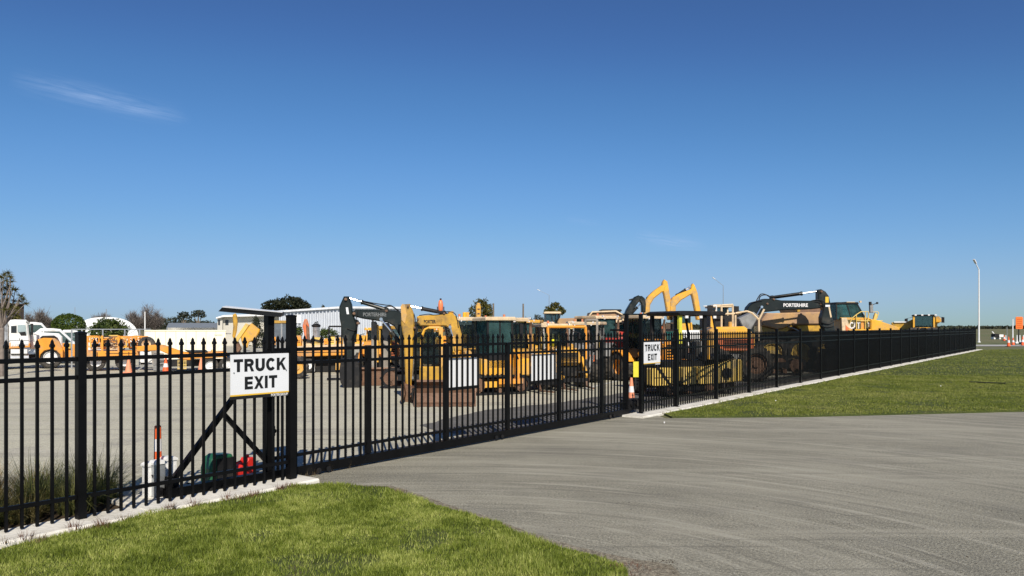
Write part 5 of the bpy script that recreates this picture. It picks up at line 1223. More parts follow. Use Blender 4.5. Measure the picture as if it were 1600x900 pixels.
# --- cream container
t = Thing('shipping_container', 'long low cream container behind the orange trailer', 'container', 290, 46.5, 0)
x0, x1, zt = t.x(228), t.x(351), t.z(517)
mb = MB(); mb.box(x0, x1, -1.2, 1.2, .12, zt); bd = t.put('shell', mb, CREAM)
mb = MB(); mb.box(x0-.03, x1+.03, -1.24, 1.24, zt, zt+.05); mb.box(x0-.03, x1+.03, -1.24, 1.24, .0, .12); mb.obj('frame', CREAM, bd)
for k in range(9):
    x = x0+(x1-x0)*k/8; mb = MB(); mb.box(x-.012, x+.012, -1.212, -1.2, .13, zt-.02); mb.obj('panel_seam', TAN, bd)
mb = MB(); mb.box(t.x(345), t.x(360), -1.0, -.2, zt-.2, zt-.15); mb.obj('roof_vent', GREY, bd)
mb = MB(); mb.box(t.x(334)-.0, t.x(346), -1.215, -1.2, t.z(524.5), t.z(522)); mb.obj('faded_plate', mat('faded_plate', (.55, .55, .42), .6), bd)
t = Thing('white_tank', 'white low panel box under the trailer neck beside the cones', 'box', 232, 40, 0)
mb = MB(); mb.cbox(t.x(219), t.x(245), -.6, .6, .1, t.z(546), .05); t.put('shell', mb, OFFW)
mb = MB(); mb.prism(t.pts([(236,546),(246,548),(252,570),(238,570)]), -.7, -.6); t.put('grey_flap', mb, RAMS)
for x_ in (223, 241):
    mb = MB(); mb.box(t.x(x_)-.1, t.x(x_)+.1, -.5, .5, .0, .1); t.put('foot', mb, BLK)

# --- tilted orange bucket attachment
t = Thing('tilted_attachment', 'tilted orange bucket head hanging beside a yellow arm, left above the big sign', 'attachment', 380, 38, 0)
t.prism('head', [(391,506),(394,505.5),(406,515),(405.5,518),(398,531),(389,535),(387,543),(381,544),(377,532),(376,526)], -.35, .35, YEL, bev=.05)
t.prism('back_plate', [(384,505),(390,507.5),(371,535),(366,531)], -.4, .3, PYL, bev=.03)
t.prism('hose_bundle', [(367,530),(373,534),(378,545),(372,552),(367,548),(365,538)], -.3, .3, STEEL, bev=.05)
t.prism('arm', [(363.5,492),(368,489.5),(370.5,493),(371.5,505),(370,518),(366,532),(363,525),(364.5,510)], -.2, .15, DKY, bev=.04)
mb = MB(); mb.box(t.x(368), t.x(376), -.25, .25, .0, t.z(545)); t.put('stand', mb, BLK)
mb = MB()
for (a, b) in ((379, 391), (395, 405)):
    mb.box(t.x(a), t.x(b), -.4, .4, t.z(553.5), t.z(547.5))
t.put('hydraulic_block', mb, GREY)
mb = MB(); mb.box(t.x(375), t.x(408), -.4, .4, 0, t.z(553)); t.put('pallet_base', mb, STEEL)

# --- dark telehandler behind the gate posts
t = Thing('telehandler', 'dark machine with thin yellow roof between the guide post and near gate post', 'loader', 440, 29, 0)
cab(t, t.x(427), t.x(453), -.7, .6, .8, t.z(503.5), GREY, mat('grey_glass', (.12, .14, .16), .15), roofm=DKY, sill=.45, roof_over=.02)
mb = MB(); mb.box(t.x(424), t.x(470), -.6, .6, .4, .85); t.put('chassis', mb, ORG)
mb = MB(); mb.box(t.x(424), t.x(431), -.8, -.6, t.z(538), t.z(526)); t.put('side_lamp', mb, ORG)
for x in (-.35, .55):
    for y in (-.75, .65): wheel(t, x, y, .42, .3, YEL)

# --- orange float trailers behind the gate
t = Thing('equipment_trailer', 'long orange float trailer behind the first gate pickets', 'trailer', 515, 33.2, 0)
t.prism('deck', [(456,557),(456,546),(540,543),(540,553.5)], -1.1, .9, ORG, bev=.03)
mb = MB(); mb.box(t.x(456), t.x(540), -1.112, -1.1, t.z(549.5), t.z(548.6)); t.put('deck_edge', mb, BLK)
t.prism('upper_deck', [(462,541),(540,537),(600,538),(600,545),(540,544),(462,547)], -.9, .7, TAN, bev=.03)
mb = MB(); mb.box(t.x(524), t.x(533), -1.1, -.8, t.z(576), t.z(566)); t.put('toolbox', mb, YEL)
mb = MB(); mb.box(t.x(462), t.x(545), -.5, .5, t.z(580), t.z(558)+.2); t.put('chassis_frame', mb, BLK)
mb = MB(); mb.box(t.x(545), t.x(600), -.5, .5, t.z(570), t.z(556)); t.put('drawbar', mb, BLK)
for x in (482, 470, 560):
    for y in (-.85, .7): wheel(t, t.x(x), y, .32, .24, OFFW, z=.32, lug=False)
mb = MB(); mb.tube([(t.x(491), -1.0, t.z(562)), (t.x(492), -1.0, t.z(577)), (t.x(490), -1.0, t.z(584))], .025, 6); t.put('prop_stand', mb, OFFW)
t = Thing('deck_load', 'yellow machine boxes loaded on the orange float trailer', 'machinery', 515, 33.6, 0)
for (a, b, c, d, m_) in ((463, 471, 541, 524, ORG), (473, 487, 541, 531, TAN), (489, 505, 540, 527, PYL), (506, 513, 540, 529, ORG), (515, 523, 540, 524, PYL), (524, 536, 540, 527, YEL), (554, 562, 540, 522, YEL), (563, 573, 540, 524, YEL), (575, 582, 540, 528, ORG)):
    mb = MB(); mb.cbox(t.x(a), t.x(b), -.5+random.uniform(0, .2), .5, t.z(c), t.z(d), .05); o = t.put('box', mb, m_)
    mb = MB(); yy = -.512+.0; mb.box(t.x(a)+.04, t.x(b)-.04, -.52, -.5, t.z((c+d)/2), t.z((c+d)/2)+.025); mb.obj('clasp', BLK, o)
mb = MB(); mb.bar((t.x(474), -.3, t.z(530)), (t.x(500), -.3, t.z(537)), .12); mb.bar((t.x(486), -.4, t.z(530)), (t.x(506), -.4, t.z(534)), .1); t.put('ram_tube', mb, BLK)
t = Thing('excavator', 'worn orange upright digger arm left of the silver drum, above the float trailer', 'excavator', 478, 37, 0)
t.prism('dipper', [(473,510),(474,503),(476,499),(479,498),(481.5,502),(483,510),(481,520),(480,532),(476,532),(475,520)], -.2, .2, ORR, bev=.04)
t.prism('boom', [(478,506),(483,512),(484.5,530),(481,545),(477,545),(479,528)], -.25, -.0, STEEL, bev=.03)
mb = MB(); mb.prism([(-1.0, .6), (.8, .6), (.8, 1.3), (-1.0, 1.35)], -.8, .8, .05); t.put('engine_house', mb, ORG)
for y in (-.9, .5): track(t, -1.1, 1.0, y, y+.35, .6, BLK, ORG)
t = Thing('silver_drum', 'silver upright drum with dark cap behind the gate pickets', 'drum', 494, 38, 0)
mb = MB(); mb.lathe([(.0001, 0), (.20, 0), (.20, .1), (.17, .14), (.17, t.z(511)), (.0001, t.z(511))], 'z', n=20); t.put('shell', mb, SILV, smooth='auto')
mb = MB(); mb.lathe([(.19, 0), (.22, .04), (.22, .09), (.12, .16), (.0001, .18)], 'z', (0, 0, t.z(511)), 20); mb.tube([(-.1, 0, t.z(508)), (-.05, 0, t.z(503)), (.0, 0, t.z(505)), (.06, 0, t.z(502)), (.1, 0, t.z(508))], .02, 6); t.put('cap', mb, BLK)
t = Thing('black_frame', 'black rectangular hoop frame left of the black excavator arm', 'frame', 524, 28, 0)
mb = MB(); mb.tube([(t.x(514), 0, 0), (t.x(514), 0, t.z(510)), (t.x(534), 0, t.z(510)), (t.x(534), 0, 0)], .035, 6); mb.tube([(t.x(514), 0, t.z(525)), (t.x(534), 0, t.z(525))], .03, 6); t.put('hoop', mb, BLK)
mb = MB(); mb.box(t.x(513)-.05, t.x(535)+.05, -.3, .3, 0, .05); t.put('base', mb, BLK)
# slim yellow upright arm right of the yellow excavator
t = Thing('excavator', 'yellow excavator whose arm stands straight up in front of the leafy tree', 'excavator', 748, 31, 8)
t.prism('dipper', [(744,545),(743.5,478),(746,473),(749.5,474),(751,480),(750.5,545)], -.14, .14, YEL, bev=.03)
mb = MB()
for z_ in (482, 489, 500): mb.box(t.x(745.5), t.x(749), -.16, -.145, t.z(z_+2), t.z(z_)); 
t.put('link_plate', mb, STEEL)
mb = MB(); mb.box(t.x(725), t.x(732), -.3, -.1, t.z(496), t.z(488)); mb.box(t.x(727.5), t.x(729.5), -.25, -.15, .8, t.z(495)); t.put('air_box', mb, YEL)
mb = MB(); mb.prism([(-.8, .6), (1.0, .6), (1.0, 1.4), (-.8, 1.45)], -.8, .8, .05); t.put('engine_house', mb, YEL)
for y in (-.9, .5): track(t, -1.0, 1.1, y, y+.35, .6, BLK, YEL)
handrail(t, [R3_ for R3_ in [[(t.x(733), -.85, 1.2), (t.x(733), -.85, t.z(505)), (t.x(742), -.85, t.z(505)), (t.x(742), -.85, 1.2)], [(t.x(723), -.85, 1.2), (t.x(723), -.85, t.z(515)), (t.x(742), -.85, t.z(515))]]], .03, PYL)

# ------------------------------------------------------------------ buildings behind
t = Thing('warehouse', 'corrugated silver warehouse behind the black excavator arm', 'warehouse', 530, 76, 0)
xa, xb = t.x(436), t.x(629)
zl, zr = t.z(487), t.z(480)
mb = MB(); mb.prism([(xa, 0), (xb, 0), (xb, zr-.1), (t.x(532), zr-.1), (xa, zl-.1)], .25, 6); bd = t.put('wall', mb, ZINC)
mb = MB(); n = int((xb-xa)/.085); pr_ = []
def roofz_at(x): return (zl-.1)+(zr-zl)*min(1, max(0, (x-xa)/(t.x(532)-xa)))
vs, fs = [], []
for i in range(n+1):
    x = xa+(xb-xa)*i/n; y = (.0, .0, .17, .17)[i % 4]
    vs += [(x, y, 0), (x, y, roofz_at(x))]
fs = [(2*i, 2*i+2, 2*i+3, 2*i+1) for i in range(n)]
mb.add(vs, fs); mb.obj('corrugated_cladding', ZINC, bd)
mb = MB(); mb.prism([(xa-.3, zl-.12), (t.x(532), zr-.12), (xb+.3, zr-.12), (xb+.3, zr+.08), (t.x(532), zr+.08), (xa-.3, zl+.06)], -.25, 6.5); t.put('roof', mb, mat('pale_roof', (.62, .64, .66), .5, .1))
mb = MB(); mb.box(t.x(460), t.x(470), -.06, -.01, t.z(505), t.z(492)); t.put('white_panel', mb, OFFW)
t = Thing('office_building', 'pale low building with white roof edge behind the orange tilted bucket', 'building', 390, 80, 0)
mb = MB(); mb.box(t.x(348), t.x(436), 0, 4, 0, t.z(494)); bd = t.put('wall', mb, BEIGE)
mb = MB(); mb.box(t.x(340), t.x(348)-.01, -.4, 6, 0, t.z(497)); t.put('wall', mb, BEIGE)
mb = MB(); mb.prism(t.pts([(338,496),(350,492.5),(437,490),(437,493.5),(350,495.2),(338,498)]), -.8, 4.4); t.put('roof', mb, WHITE)
for a, b in ((341, 344), (352, 357), (412, 420), (424, 432)):
    mb = MB(); mb.box(t.x(a), t.x(b), -.43 if a < 348 else -.03, -.4 if a < 348 else 0, t.z(508), t.z(500)); t.put('window', mb, WINDOWB)
t = Thing('low_roofed_shed', 'low grey roofed shed between the bare trees and the pale building', 'shed', 302, 88, 0)
mb = MB(); mb.box(t.x(262), t.x(342), 0, 8, 0, t.z(512)); t.put('wall', mb, BEIGE)
mb = MB(); mb.prism([(0, t.z(517)), (0, t.z(512)), (8, t.z(504)), (8, t.z(509))], t.x(260), t.x(343)); o = t.put('roof', mb, ROOFG); o.data.transform(Matrix(((0, 1, 0, 0), (1, 0, 0, 0), (0, 0, 1, 0), (0, 0, 0, 1)))); o.data.flip_normals()
mb = MB(); mb.box(t.x(262), t.x(300), 8.2, 9, t.z(507), t.z(504)); mb.box(t.x(305), t.x(330), 8.2, 9, t.z(507), t.z(505)); t.put('ridge_flashing', mb, WHITE)
for a in (275, 292, 318):
    mb = MB(); mb.box(t.x(a), t.x(a+6), -.03, 0, t.z(520), t.z(516.5)); t.put('window', mb, WINDOWB)
# white arched fabric hall
t = Thing('fabric_hall', 'white arched fabric hall behind the green bushes on the left', 'hall', 170, 92, 0)
xa, xb = t.x(112), t.x(217); zt = t.z(495.5); n = 28; vs = []; arch = []
for i in range(n+1):
    a = math.pi*i/n; cx = (xa+xb)/2; x = cx-(xb-xa)/2*math.copysign(abs(math.cos(a))**.8, math.cos(a)); arch.append((x, .1+(zt-.1)*math.sin(a)**.75))
mb = MB(); mb.prism(arch+[(xb, 0), (xa, 0)], 0, 4); bd = t.put('skin', mb, FABRIC)
for k in range(1, n):
    x, z = arch[k]
    if k % 2 == 0:
        mb = MB(); mb.bar(((xa+xb)/2+(x-(xa+xb)/2)*.3, -.02, .1), (x, -.02, z-.05), .05, .04, up=(0, 1, 0)); mb.obj('seam', mat('fabric_seam', (.45, .48, .5), .6), bd)
# dark shed at the left edge
t = Thing('dark_shed', 'black timber shed behind the sparse tree at the left edge', 'shed', 5, 48, 0)
mb = MB(); mb.prism([(-5, 0), (t.x(38), 0), (t.x(37.5), t.z(476)), (t.x(30), t.z(474)), (-5, t.z(471))], 0, 2.5, .0); t.put('wall', mb, DARKW)
for k in range(20):
    x = -4.8+k*.32
    if x < t.x(36): mb = MB(); mb.box(x, x+.03, -.03, 0, .1, 3.0); t.put('batten', mb, BLK)
mb = MB(); mb.prism([(-5.2, t.z(470.5)), (t.x(39), t.z(474.2)), (t.x(39), t.z(475.8)), (-5.2, t.z(472.2))], -.3, 2.6); t.put('roof', mb, DARKW)

# ------------------------------------------------------------------ poles and lights
def pole(name, label, px, Z, py_top, r, m=GALV, arm=None, cat='lamp post', group=None):
    t = Thing(name, label, cat, px, Z, 0, group); zt = t.z(py_top)
    mb = MB(); mb.cyl((0, 0, 0), (0, 0, zt), r*1.25, 12, r*.8); t.put('pole', mb, m, smooth='auto')
    mb = MB(); mb.cyl((0, 0, 0), (0, 0, .12), r*2.2, 12); t.put('base', mb, m)
    if arm:
        ax, az = t.pt(*arm); mb = MB(); mb.bar((0, 0, zt-.05), (ax, -.3, az), r*.9, r*.9); t.put('arm', mb, m)
        d = (Vector((ax, -.3, az))-Vector((0, 0, zt))).normalized(); e = Vector((ax, -.3, az))
        mb = MB(); mb.bar(e-d*.1, e+d*.55, .26, .09); t.put('luminaire', mb, REFL)
    return t
pole('lamp_post', 'tall white street lamp at the far end of the fence', 1529.5, 97, 421, .085, OFFW, (1522, 411))
pole('lamp_post', 'thin grey street lamp above the yellow dump truck cab', 1130, 150, 446, .07, GALV, (1116, 436))
pole('lamp_post', 'faint street lamp arm between the two leafy trees', 858, 160, 461, .06, GALV, (843, 454))
pole('timber_pole', 'plain grey post right of the leafy tree', 771, 62, 474, .075, BARK, cat='pole')
pole('timber_pole', 'plain grey post standing clear right of the tan cab roofs', 817.5, 62, 474.5, .075, BARK, cat='pole')
pole('light_mast', 'white mast in front of the bare round tree', 226.5, 80, 487, .06, OFFW, cat='mast')
pole('light_mast', 'thin mast with small dark head above the white arched hall', 166, 84, 483, .05, GALV, cat='mast')
pole('light_mast', 'thin mast with small dark head above the round green bush', 117, 84, 480, .03, GALV, cat='mast')
# ------------------------------------------------------------------ right-hand verge
t = Thing('roadworks_board', 'orange roadworks sign board on a black stand at the right edge', 'sign', 1592, 88, 0)
mb = MB(); mb.cbox(t.x(1587), t.x(1598), -.03, .03, t.z(514), t.z(495), .08); bd = t.put('panel', mb, VMS)
for k in range(5):
    mb = MB(); z = t.z(499+k*3.1); mb.box(t.x(1588.2), t.x(1596.5), -.036, -.03, z-.03, z+.03); mb.obj('printed_line', mat('dark_print', (.28, .05, .01), .6), bd)
mb = MB(); mb.box(-.05, .05, 0, .06, .1, t.z(514)); mb.bar((-.7, 0, .05), (.8, 0, .05), .08); mb.bar((0, -.6, .05), (0, .6, .05), .08); t.put('stand', mb, BLK)
mb = MB(); mb.cbox(-.5, -.15, -.2, .1, .06, .24, .05); t.put('sandbag', mb, OFFW); mb = MB(); mb.cbox(.2, .75, -.2, .1, .06, .28, .05); t.put('sandbag', mb, OFFW)
cone('leftmost roadside cone left of the white post', 1576, 76, CONE, .98, .24)
cone('roadside cone at the foot of the white post', 1583, 82, CONE, .80, .24)
cone('roadside cone at the right edge of the photo', 1598, 80, CONE, .95, .24)
cone('tiny far cone right of the white trailer', 1569, 108, CONE, .8, .25)
t = pole('white_post', 'plain white post standing beside the orange sign board', 1582.5, 84, 498.5, .055, WHITE, cat='post')
pole('marker_post', 'slim grey marker post left of the white post', 1573.5, 110, 510.5, .04, GALV, cat='post')
for k, (px_, Z_, lb) in enumerate(((1589, 100, 'short white marker post just left of the sign stand'), (1593.5, 100, 'short white marker post just right of the sign stand'), (1599, 96, 'short white marker post at the photo edge'), (1571.5, 118, 'short white marker post by the far cone'))):
    pole('marker_post', lb, px_, Z_, 523.5, .07, WHITE, cat='post')
t = Thing('generator_trailer', 'small white and black trailer standing on the far grass', 'trailer', 1558, 124, 0)
mb = MB(); mb.cbox(t.x(1558.5), t.x(1565), -.5, .5, .35, t.z(522.6), .05); t.put('white_box', mb, WHITE)
mb = MB(); mb.cbox(t.x(1551.5), t.x(1558.4), -.5, .5, .3, t.z(521.6), .05); t.put('dark_box', mb, BLK)
mb = MB(); mb.bar((t.x(1553), 0, t.z(521)), (t.x(1550), 0, t.z(518)), .12); t.put('drawbar', mb, WHITE)
for x in (t.x(1552), t.x(1560.5)):
    mb = MB(); mb.box(x-.14, x+.1, -.4, .4, 0, .36); t.put('leg', mb, WHITE)

# ------------------------------------------------------------------ vegetation
def leaf_mat(name, c1, c2, c3, rough=.55, trans=.25, scale=1.2, amp=0):
    m = bpy.data.materials.new(name); m.use_nodes = True; ns, ls = m.node_tree.nodes, m.node_tree.links; b = ns['Principled BSDF']
    b.inputs['Roughness'].default_value = rough; b.inputs['Specular IOR Level'].default_value = .3
    geo = ns.new('ShaderNodeNewGeometry'); n = ns.new('ShaderNodeTexNoise'); n.inputs['Scale'].default_value = scale; n.inputs['Detail'].default_value = 3
    ls.new(geo.outputs['Position'], n.inputs['Vector'])
    ad = ns.new('ShaderNodeMath'); ad.operation = 'MULTIPLY_ADD'; ls.new(geo.outputs['Random Per Island'], ad.inputs[0]); ad.inputs[1].default_value = .45; ls.new(n.outputs[0], ad.inputs[2])
    r = ns.new('ShaderNodeValToRGB'); e = r.color_ramp.elements; e[0].position = .42; e[0].color = c1+(1,); e[1].position = 1.0; e[1].color = c3+(1,)
    if amp:
        n2 = ns.new('ShaderNodeTexNoise'); n2.inputs['Scale'].default_value = scale*5; n2.inputs['Detail'].default_value = 5; ls.new(geo.outputs['Position'], n2.inputs['Vector'])
        a2 = ns.new('ShaderNodeMath'); a2.operation = 'MULTIPLY_ADD'; ls.new(n2.outputs[0], a2.inputs[0]); a2.inputs[1].default_value = amp; ls.new(ad.outputs[0], a2.inputs[2])
        a3 = ns.new('ShaderNodeMath'); a3.operation = 'SUBTRACT'; ls.new(a2.outputs[0], a3.inputs[0]); a3.inputs[1].default_value = amp*.5; ad = a3
    k = e.new(.72); k.color = c2+(1,); ls.new(ad.outputs[0], r.inputs[0]); ls.new(r.outputs[0], b.inputs['Base Color'])
    if trans:
        tr = ns.new('ShaderNodeBsdfTranslucent'); mx = ns.new('ShaderNodeMixShader'); mx.inputs[0].default_value = trans
        ls.new(r.outputs[0], tr.inputs[0]); ls.new(b.outputs[0], mx.inputs[1]); ls.new(tr.outputs[0], mx.inputs[2]); ls.new(mx.outputs[0], ns['Material Output'].inputs[0])
    MATS[name] = m; return m
LEAF = leaf_mat('green_leaf', (.028, .050, .012), (.055, .085, .018), (.095, .115, .025))
LEAFO = leaf_mat('olive_leaf', (.05, .055, .012), (.09, .085, .018), (.15, .13, .03))
LEAFD = leaf_mat('dark_leaf', (.014, .022, .012), (.028, .036, .018), (.05, .052, .026))
LEAFF = leaf_mat('far_leaf', (.022, .03, .02), (.038, .045, .026), (.06, .062, .035), trans=.1)
BARE = leaf_mat('bare_twig_mass', (.10, .085, .075), (.145, .12, .105), (.19, .16, .14), trans=.1)

def leaves(centres, size, rng_, flat=.0, aspect=1.7):
    """one small quad per centre, at random tilt"""
    n = len(centres); d = rng_.normal(size=(n, 3)); d /= np.linalg.norm(d, axis=1)[:, None]
    e = rng_.normal(size=(n, 3)); e -= (e*d).sum(1)[:, None]*d; e /= np.linalg.norm(e, axis=1)[:, None]
    s = size*rng_.uniform(.6, 1.35, (n, 1)); a = d*s*.5*aspect; b = e*s*.5
    q = np.stack([centres-a, centres-b*.9+a*.1, centres+a, centres+b*.9+a*.1], axis=1)
    return q.reshape(-1, 3)
def crown_points(blobs, n, rng_, hollow=.55, rag=.28, clump=.0):
    """points in the outer part of several ellipsoids with an uneven outline: blobs = (centre, radii)"""
    vol = np.array([b[1][0]*b[1][1]*b[1][2] for b in blobs])**.67; cnt = (vol/vol.sum()*n).astype(int)+1; out = []
    for (c, r), k in zip(blobs, cnt):
        d = rng_.normal(size=(k, 3)); d /= np.linalg.norm(d, axis=1)[:, None]
        ph = rng_.uniform(0, 6, 3)
        lump = 1+rag*(np.sin(d[:, 0]*5+ph[0])*np.sin(d[:, 1]*6+ph[1])+.7*np.sin(d[:, 2]*9+ph[2]+d[:, 0]*7)*np.sin(d[:, 1]*11))
        rad = (hollow+(1-hollow)*rng_.random(k)**.6)*lump
        out.append(np.array(c)+d*np.array(r)*rad[:, None])
    p = np.concatenate(out)
    if clump:       # drop points between clumps so that gaps show
        f = np.sin(p[:, 0]*clump)*np.sin(p[:, 1]*clump*1.1+1)*np.sin(p[:, 2]*clump*1.2+2)
        p = p[(f > -.18) | (rng_.random(len(p)) < .35)]
    return p
def trunk(t, top, r, m=BARK, limbs=None):
    mb = MB(); mb.cyl((0, 0, 0), (top[0]*.6, 0, top[2]*.55), r, 9, r*.7); mb.cyl((top[0]*.6, 0, top[2]*.55), top, r*.7, 9, r*.3)
    for q in limbs or []:
        mb.cyl((top[0]*.5, 0, top[2]*.45), q, r*.5, 7, r*.15)
    return t.put('trunk', mb, m)
def tree(name, label, px, Z, blobs, m, n=1500, leaf_px=1.6, rag=.28, cat='tree', tr=.12, group=None, hollow=.5, clump=0, depth=.9):
    """blobs in photograph pixels: (px, py, rx, ry)"""
    t = Thing(name, label, cat, px, Z, 0, group); k = Z/F; B = []
    for (bx, by, rx, ry) in blobs: B.append(((t.x(bx), 0, t.z(by)), (rx*k, max(rx, ry)*k*depth, ry*k)))
    p = crown_points(B, n, rng, hollow, rag, clump=clump/k if clump else 0); p = p[p[:, 2] > .05]
    fast_mesh('crown', leaves(p, leaf_px*k, rng), 4, m, parent=t.root)
    tp = B[0][0]; trunk(t, (tp[0], 0, max(.5, tp[2])), tr, BARK, [b[0] for b in B[1:4]])
    return t
def bare_tree(name, label, px, Z, blobs, n=260, m=GBARK, twig=.5, tr=.1, cat='tree', tw=.012, density=1.0):
    """leafless tree: limbs fork from the trunk to points in the blobs, each ending in fine twigs"""
    t = Thing(name, label, cat, px, Z); k = Z/F; mb = MB(); tw3 = []
    rr = random.Random(int(px))
    for (bx, by, rx, ry) in blobs:
        c = Vector((t.x(bx), 0, t.z(by))); base = Vector((t.x(bx)*.3, 0, 0)); fork = Vector((t.x(bx)*.7, 0, c.z-ry*k*.9)); fork.z = max(.3, fork.z)
        mb.cyl(base, fork, tr, 8, tr*.7)
        for i in range(26):
            a, b = rr.uniform(0, 6.28), rr.uniform(.1, 1); e = c+Vector((rx*k*math.cos(a)*b, rx*k*.8*math.sin(a)*b, ry*k*rr.uniform(-.3, 1)*math.sqrt(max(0, 1-b*b*.8))))
            mb.cyl(fork, e, tr*.35, 5, tr*.1, caps=False)
            for j in range(int(n/9)):
                s0 = fork.lerp(e, rr.uniform(.3, 1)); L = twig*rr.uniform(.5, 1.4); d = Vector((rr.gauss(0, 1), rr.gauss(0, 1), rr.gauss(.8, .8))).normalized()
                q = s0+d*L; w = Vector((tw, 0, 0)); tw3 += [s0-w, s0+w, q]
                q2 = s0+d*L*.5; e2 = q2+Vector((rr.gauss(0, 1), rr.gauss(0, 1), rr.gauss(.7, .8))).normalized()*L*.55; tw3 += [q2-w*.7, q2+w*.7, e2]
    t.put('trunk', mb, m)
    fast_mesh('twigs', np.array([tuple(v) for v in tw3]), 3, BARE, parent=t.root)
    return t
tree('round_bush', 'dense round dark green bush left of the white arched hall', 107, 70, [(107, 510, 24, 20)], leaf_mat('hedge_leaf', (.030, .055, .008), (.06, .095, .012), (.10, .14, .02)), 8000, 1.5, rag=.05, cat='bush', hollow=.8)
tree('bush', 'loose leafy bush in front of the white arched hall', 171, 62, [(171, 515, 25, 15), (152, 518, 12, 10), (190, 516, 9, 12), (165, 508, 13, 10), (178, 508, 10, 9)], LEAF, 2600, 2.8, cat='bush', clump=.9)
bare_tree('bare_tree', 'large round leafless tree left of the low grey roofs', 232, 120, [(232, 496, 17, 19), (209, 502, 12, 14), (245, 505, 10, 13), (222, 508, 16, 9)], 520, twig=1.0, tw=.022)
bare_tree('bare_tree', 'leafless poplars behind the white high roofed van', 68, 115, [(66, 498, 10, 14), (60, 500, 6, 12), (76, 504, 7, 9)], 260, twig=.9, tw=.02)
bare_tree('bare_tree', 'low leafless tree top just above the white arched hall', 163, 130, [(163, 498, 15, 8), (150, 500, 9, 5)], 260, twig=.8, tw=.02)
bare_tree('bare_tree', 'leafless shrub beside the dark shed at the far left', 44, 90, [(44, 500, 5, 13), (50, 505, 4, 8)], 160, twig=.7, tw=.014)
tree('pine_tree', 'flat topped pine left of the pair before the low grey roofs', 287, 150, [(287, 491, 9, 4), (282, 496, 7, 3), (293, 495, 6, 3)], LEAFF, 520, 1.7, tr=.25)
tree('pine_tree', 'flat topped pine right of the pair before the low grey roofs', 309, 150, [(310, 488, 9, 4), (303, 493, 6, 3), (316, 493, 6, 4)], LEAFF, 520, 1.7, tr=.25)
tree('low_trees', 'low dark trees behind the low grey roofs', 300, 160, [(265, 503, 16, 7), (290, 505, 18, 7), (318, 506, 14, 5), (335, 508, 10, 4)], LEAFF, 1500, 2.0)
tree('macrocarpa_tree', 'broad dark wind shaped tree behind the warehouse roof', 450, 170, [(452, 475, 22, 11), (430, 477, 16, 8), (472, 478, 12, 8), (418, 481, 8, 4), (460, 470, 10, 6)], LEAFD, 5200, 2.0, tr=.4, hollow=.7)
tree('conifer_tree', 'dark cone shaped tree behind the tilted orange bucket', 400, 70, [(401, 512, 9, 15), (400, 502, 5, 9), (405, 530, 12, 16)], LEAFD, 1500, 1.8)
tree('bush', 'green bush at the foot of the warehouse left of the silver drum', 466, 66, [(466, 518, 7, 8)], LEAF, 500, 1.8, cat='bush')
tree('bush', 'green bush at the foot of the warehouse right of the silver drum', 514, 66, [(514, 522, 14, 8), (506, 519, 7, 6)], LEAF, 900, 1.8, cat='bush')
tree('tiny_tree', 'tiny dark tree above the middle of the warehouse roof', 505, 220, [(505, 480, 2.4, 4)], LEAFF, 110, 1.3)
tree('leafy_tree', 'olive green leafy tree behind the upright yellow arm', 752, 75, [(752, 484, 14, 16), (741, 489, 9, 10), (763, 488, 9, 13), (749, 474, 6, 7), (757, 474, 5, 6)], LEAFO, 2300, 2.1, clump=1.0)
tree('leafy_tree', 'olive green bush top above the distant dump truck cab', 868, 80, [(868, 484, 12, 9), (858, 486, 8, 6), (878, 486, 6, 6), (867, 477, 7, 5)], LEAFO, 1500, 2.0, clump=1.0)
tree('far_bush', 'small dark tree tops between the tan cab roof and plain brown tipper', 838, 140, [(826, 505, 8, 9), (840, 497, 6, 5), (846, 500, 6, 4)], LEAFF, 700, 1.6, cat='bush')
# sparse spiky tree at the left edge
t = Thing('spiky_tree', 'sparse branching tree with spiky leaf clusters at the left edge', 'tree', 8, 30)
rr = random.Random(5); mb = MB(); lf_ = []
def spiky(c, r, n=46):
    for i in range(n):
        d = Vector((rr.gauss(0, 1), rr.gauss(0, 1), rr.gauss(.35, .8))).normalized(); L = r*rr.uniform(.6, 1.15); s_ = d.cross(Vector((rr.gauss(0, 1), rr.gauss(0, 1), rr.gauss(0, 1)))).normalized()*.013
        lf_.extend([c-s_, c+s_, c+d*L+Vector((0, 0, -L*.12))])
fork = Vector((t.x(3), 0, t.z(512))); mb.cyl((t.x(2), 0, 0), fork, .10, 9, .08)
heads = [(12,426),(6,430),(2,434),(16,433),(18,440),(10,438),(4,442),(14,446),(20,452),(8,450),(2,452),(24,452),(12,455),(17,460),(6,460),(32,462),(36,466),(30,470),(40,474),(22,470),(12,468),(4,470),(14,478),(26,482),(8,484),(-6,440),(-12,455),(-8,470)]
for (hx, hy) in heads:
    c = Vector((t.x(hx), rr.uniform(-.5, .5), t.z(hy))); k1 = fork.lerp(c, .45)+Vector((rr.uniform(-.12, .12), rr.uniform(-.15, .15), 0)); 
    mb.cyl(fork, k1, .04, 6, .026); mb.cyl(k1, c, .026, 6, .012); spiky(c, .24)
t.put('trunk', mb, GBARK); fast_mesh('leaf_cluster', np.array([tuple(v) for v in lf_]), 3, LEAFO, parent=t.root)
tree('bush', 'olive shrub in front of the dark shed at the left edge', 12, 40, [(10, 488, 14, 14), (20, 500, 12, 12)], LEAFO, 1100, 2.4, cat='bush', clump=1.0)
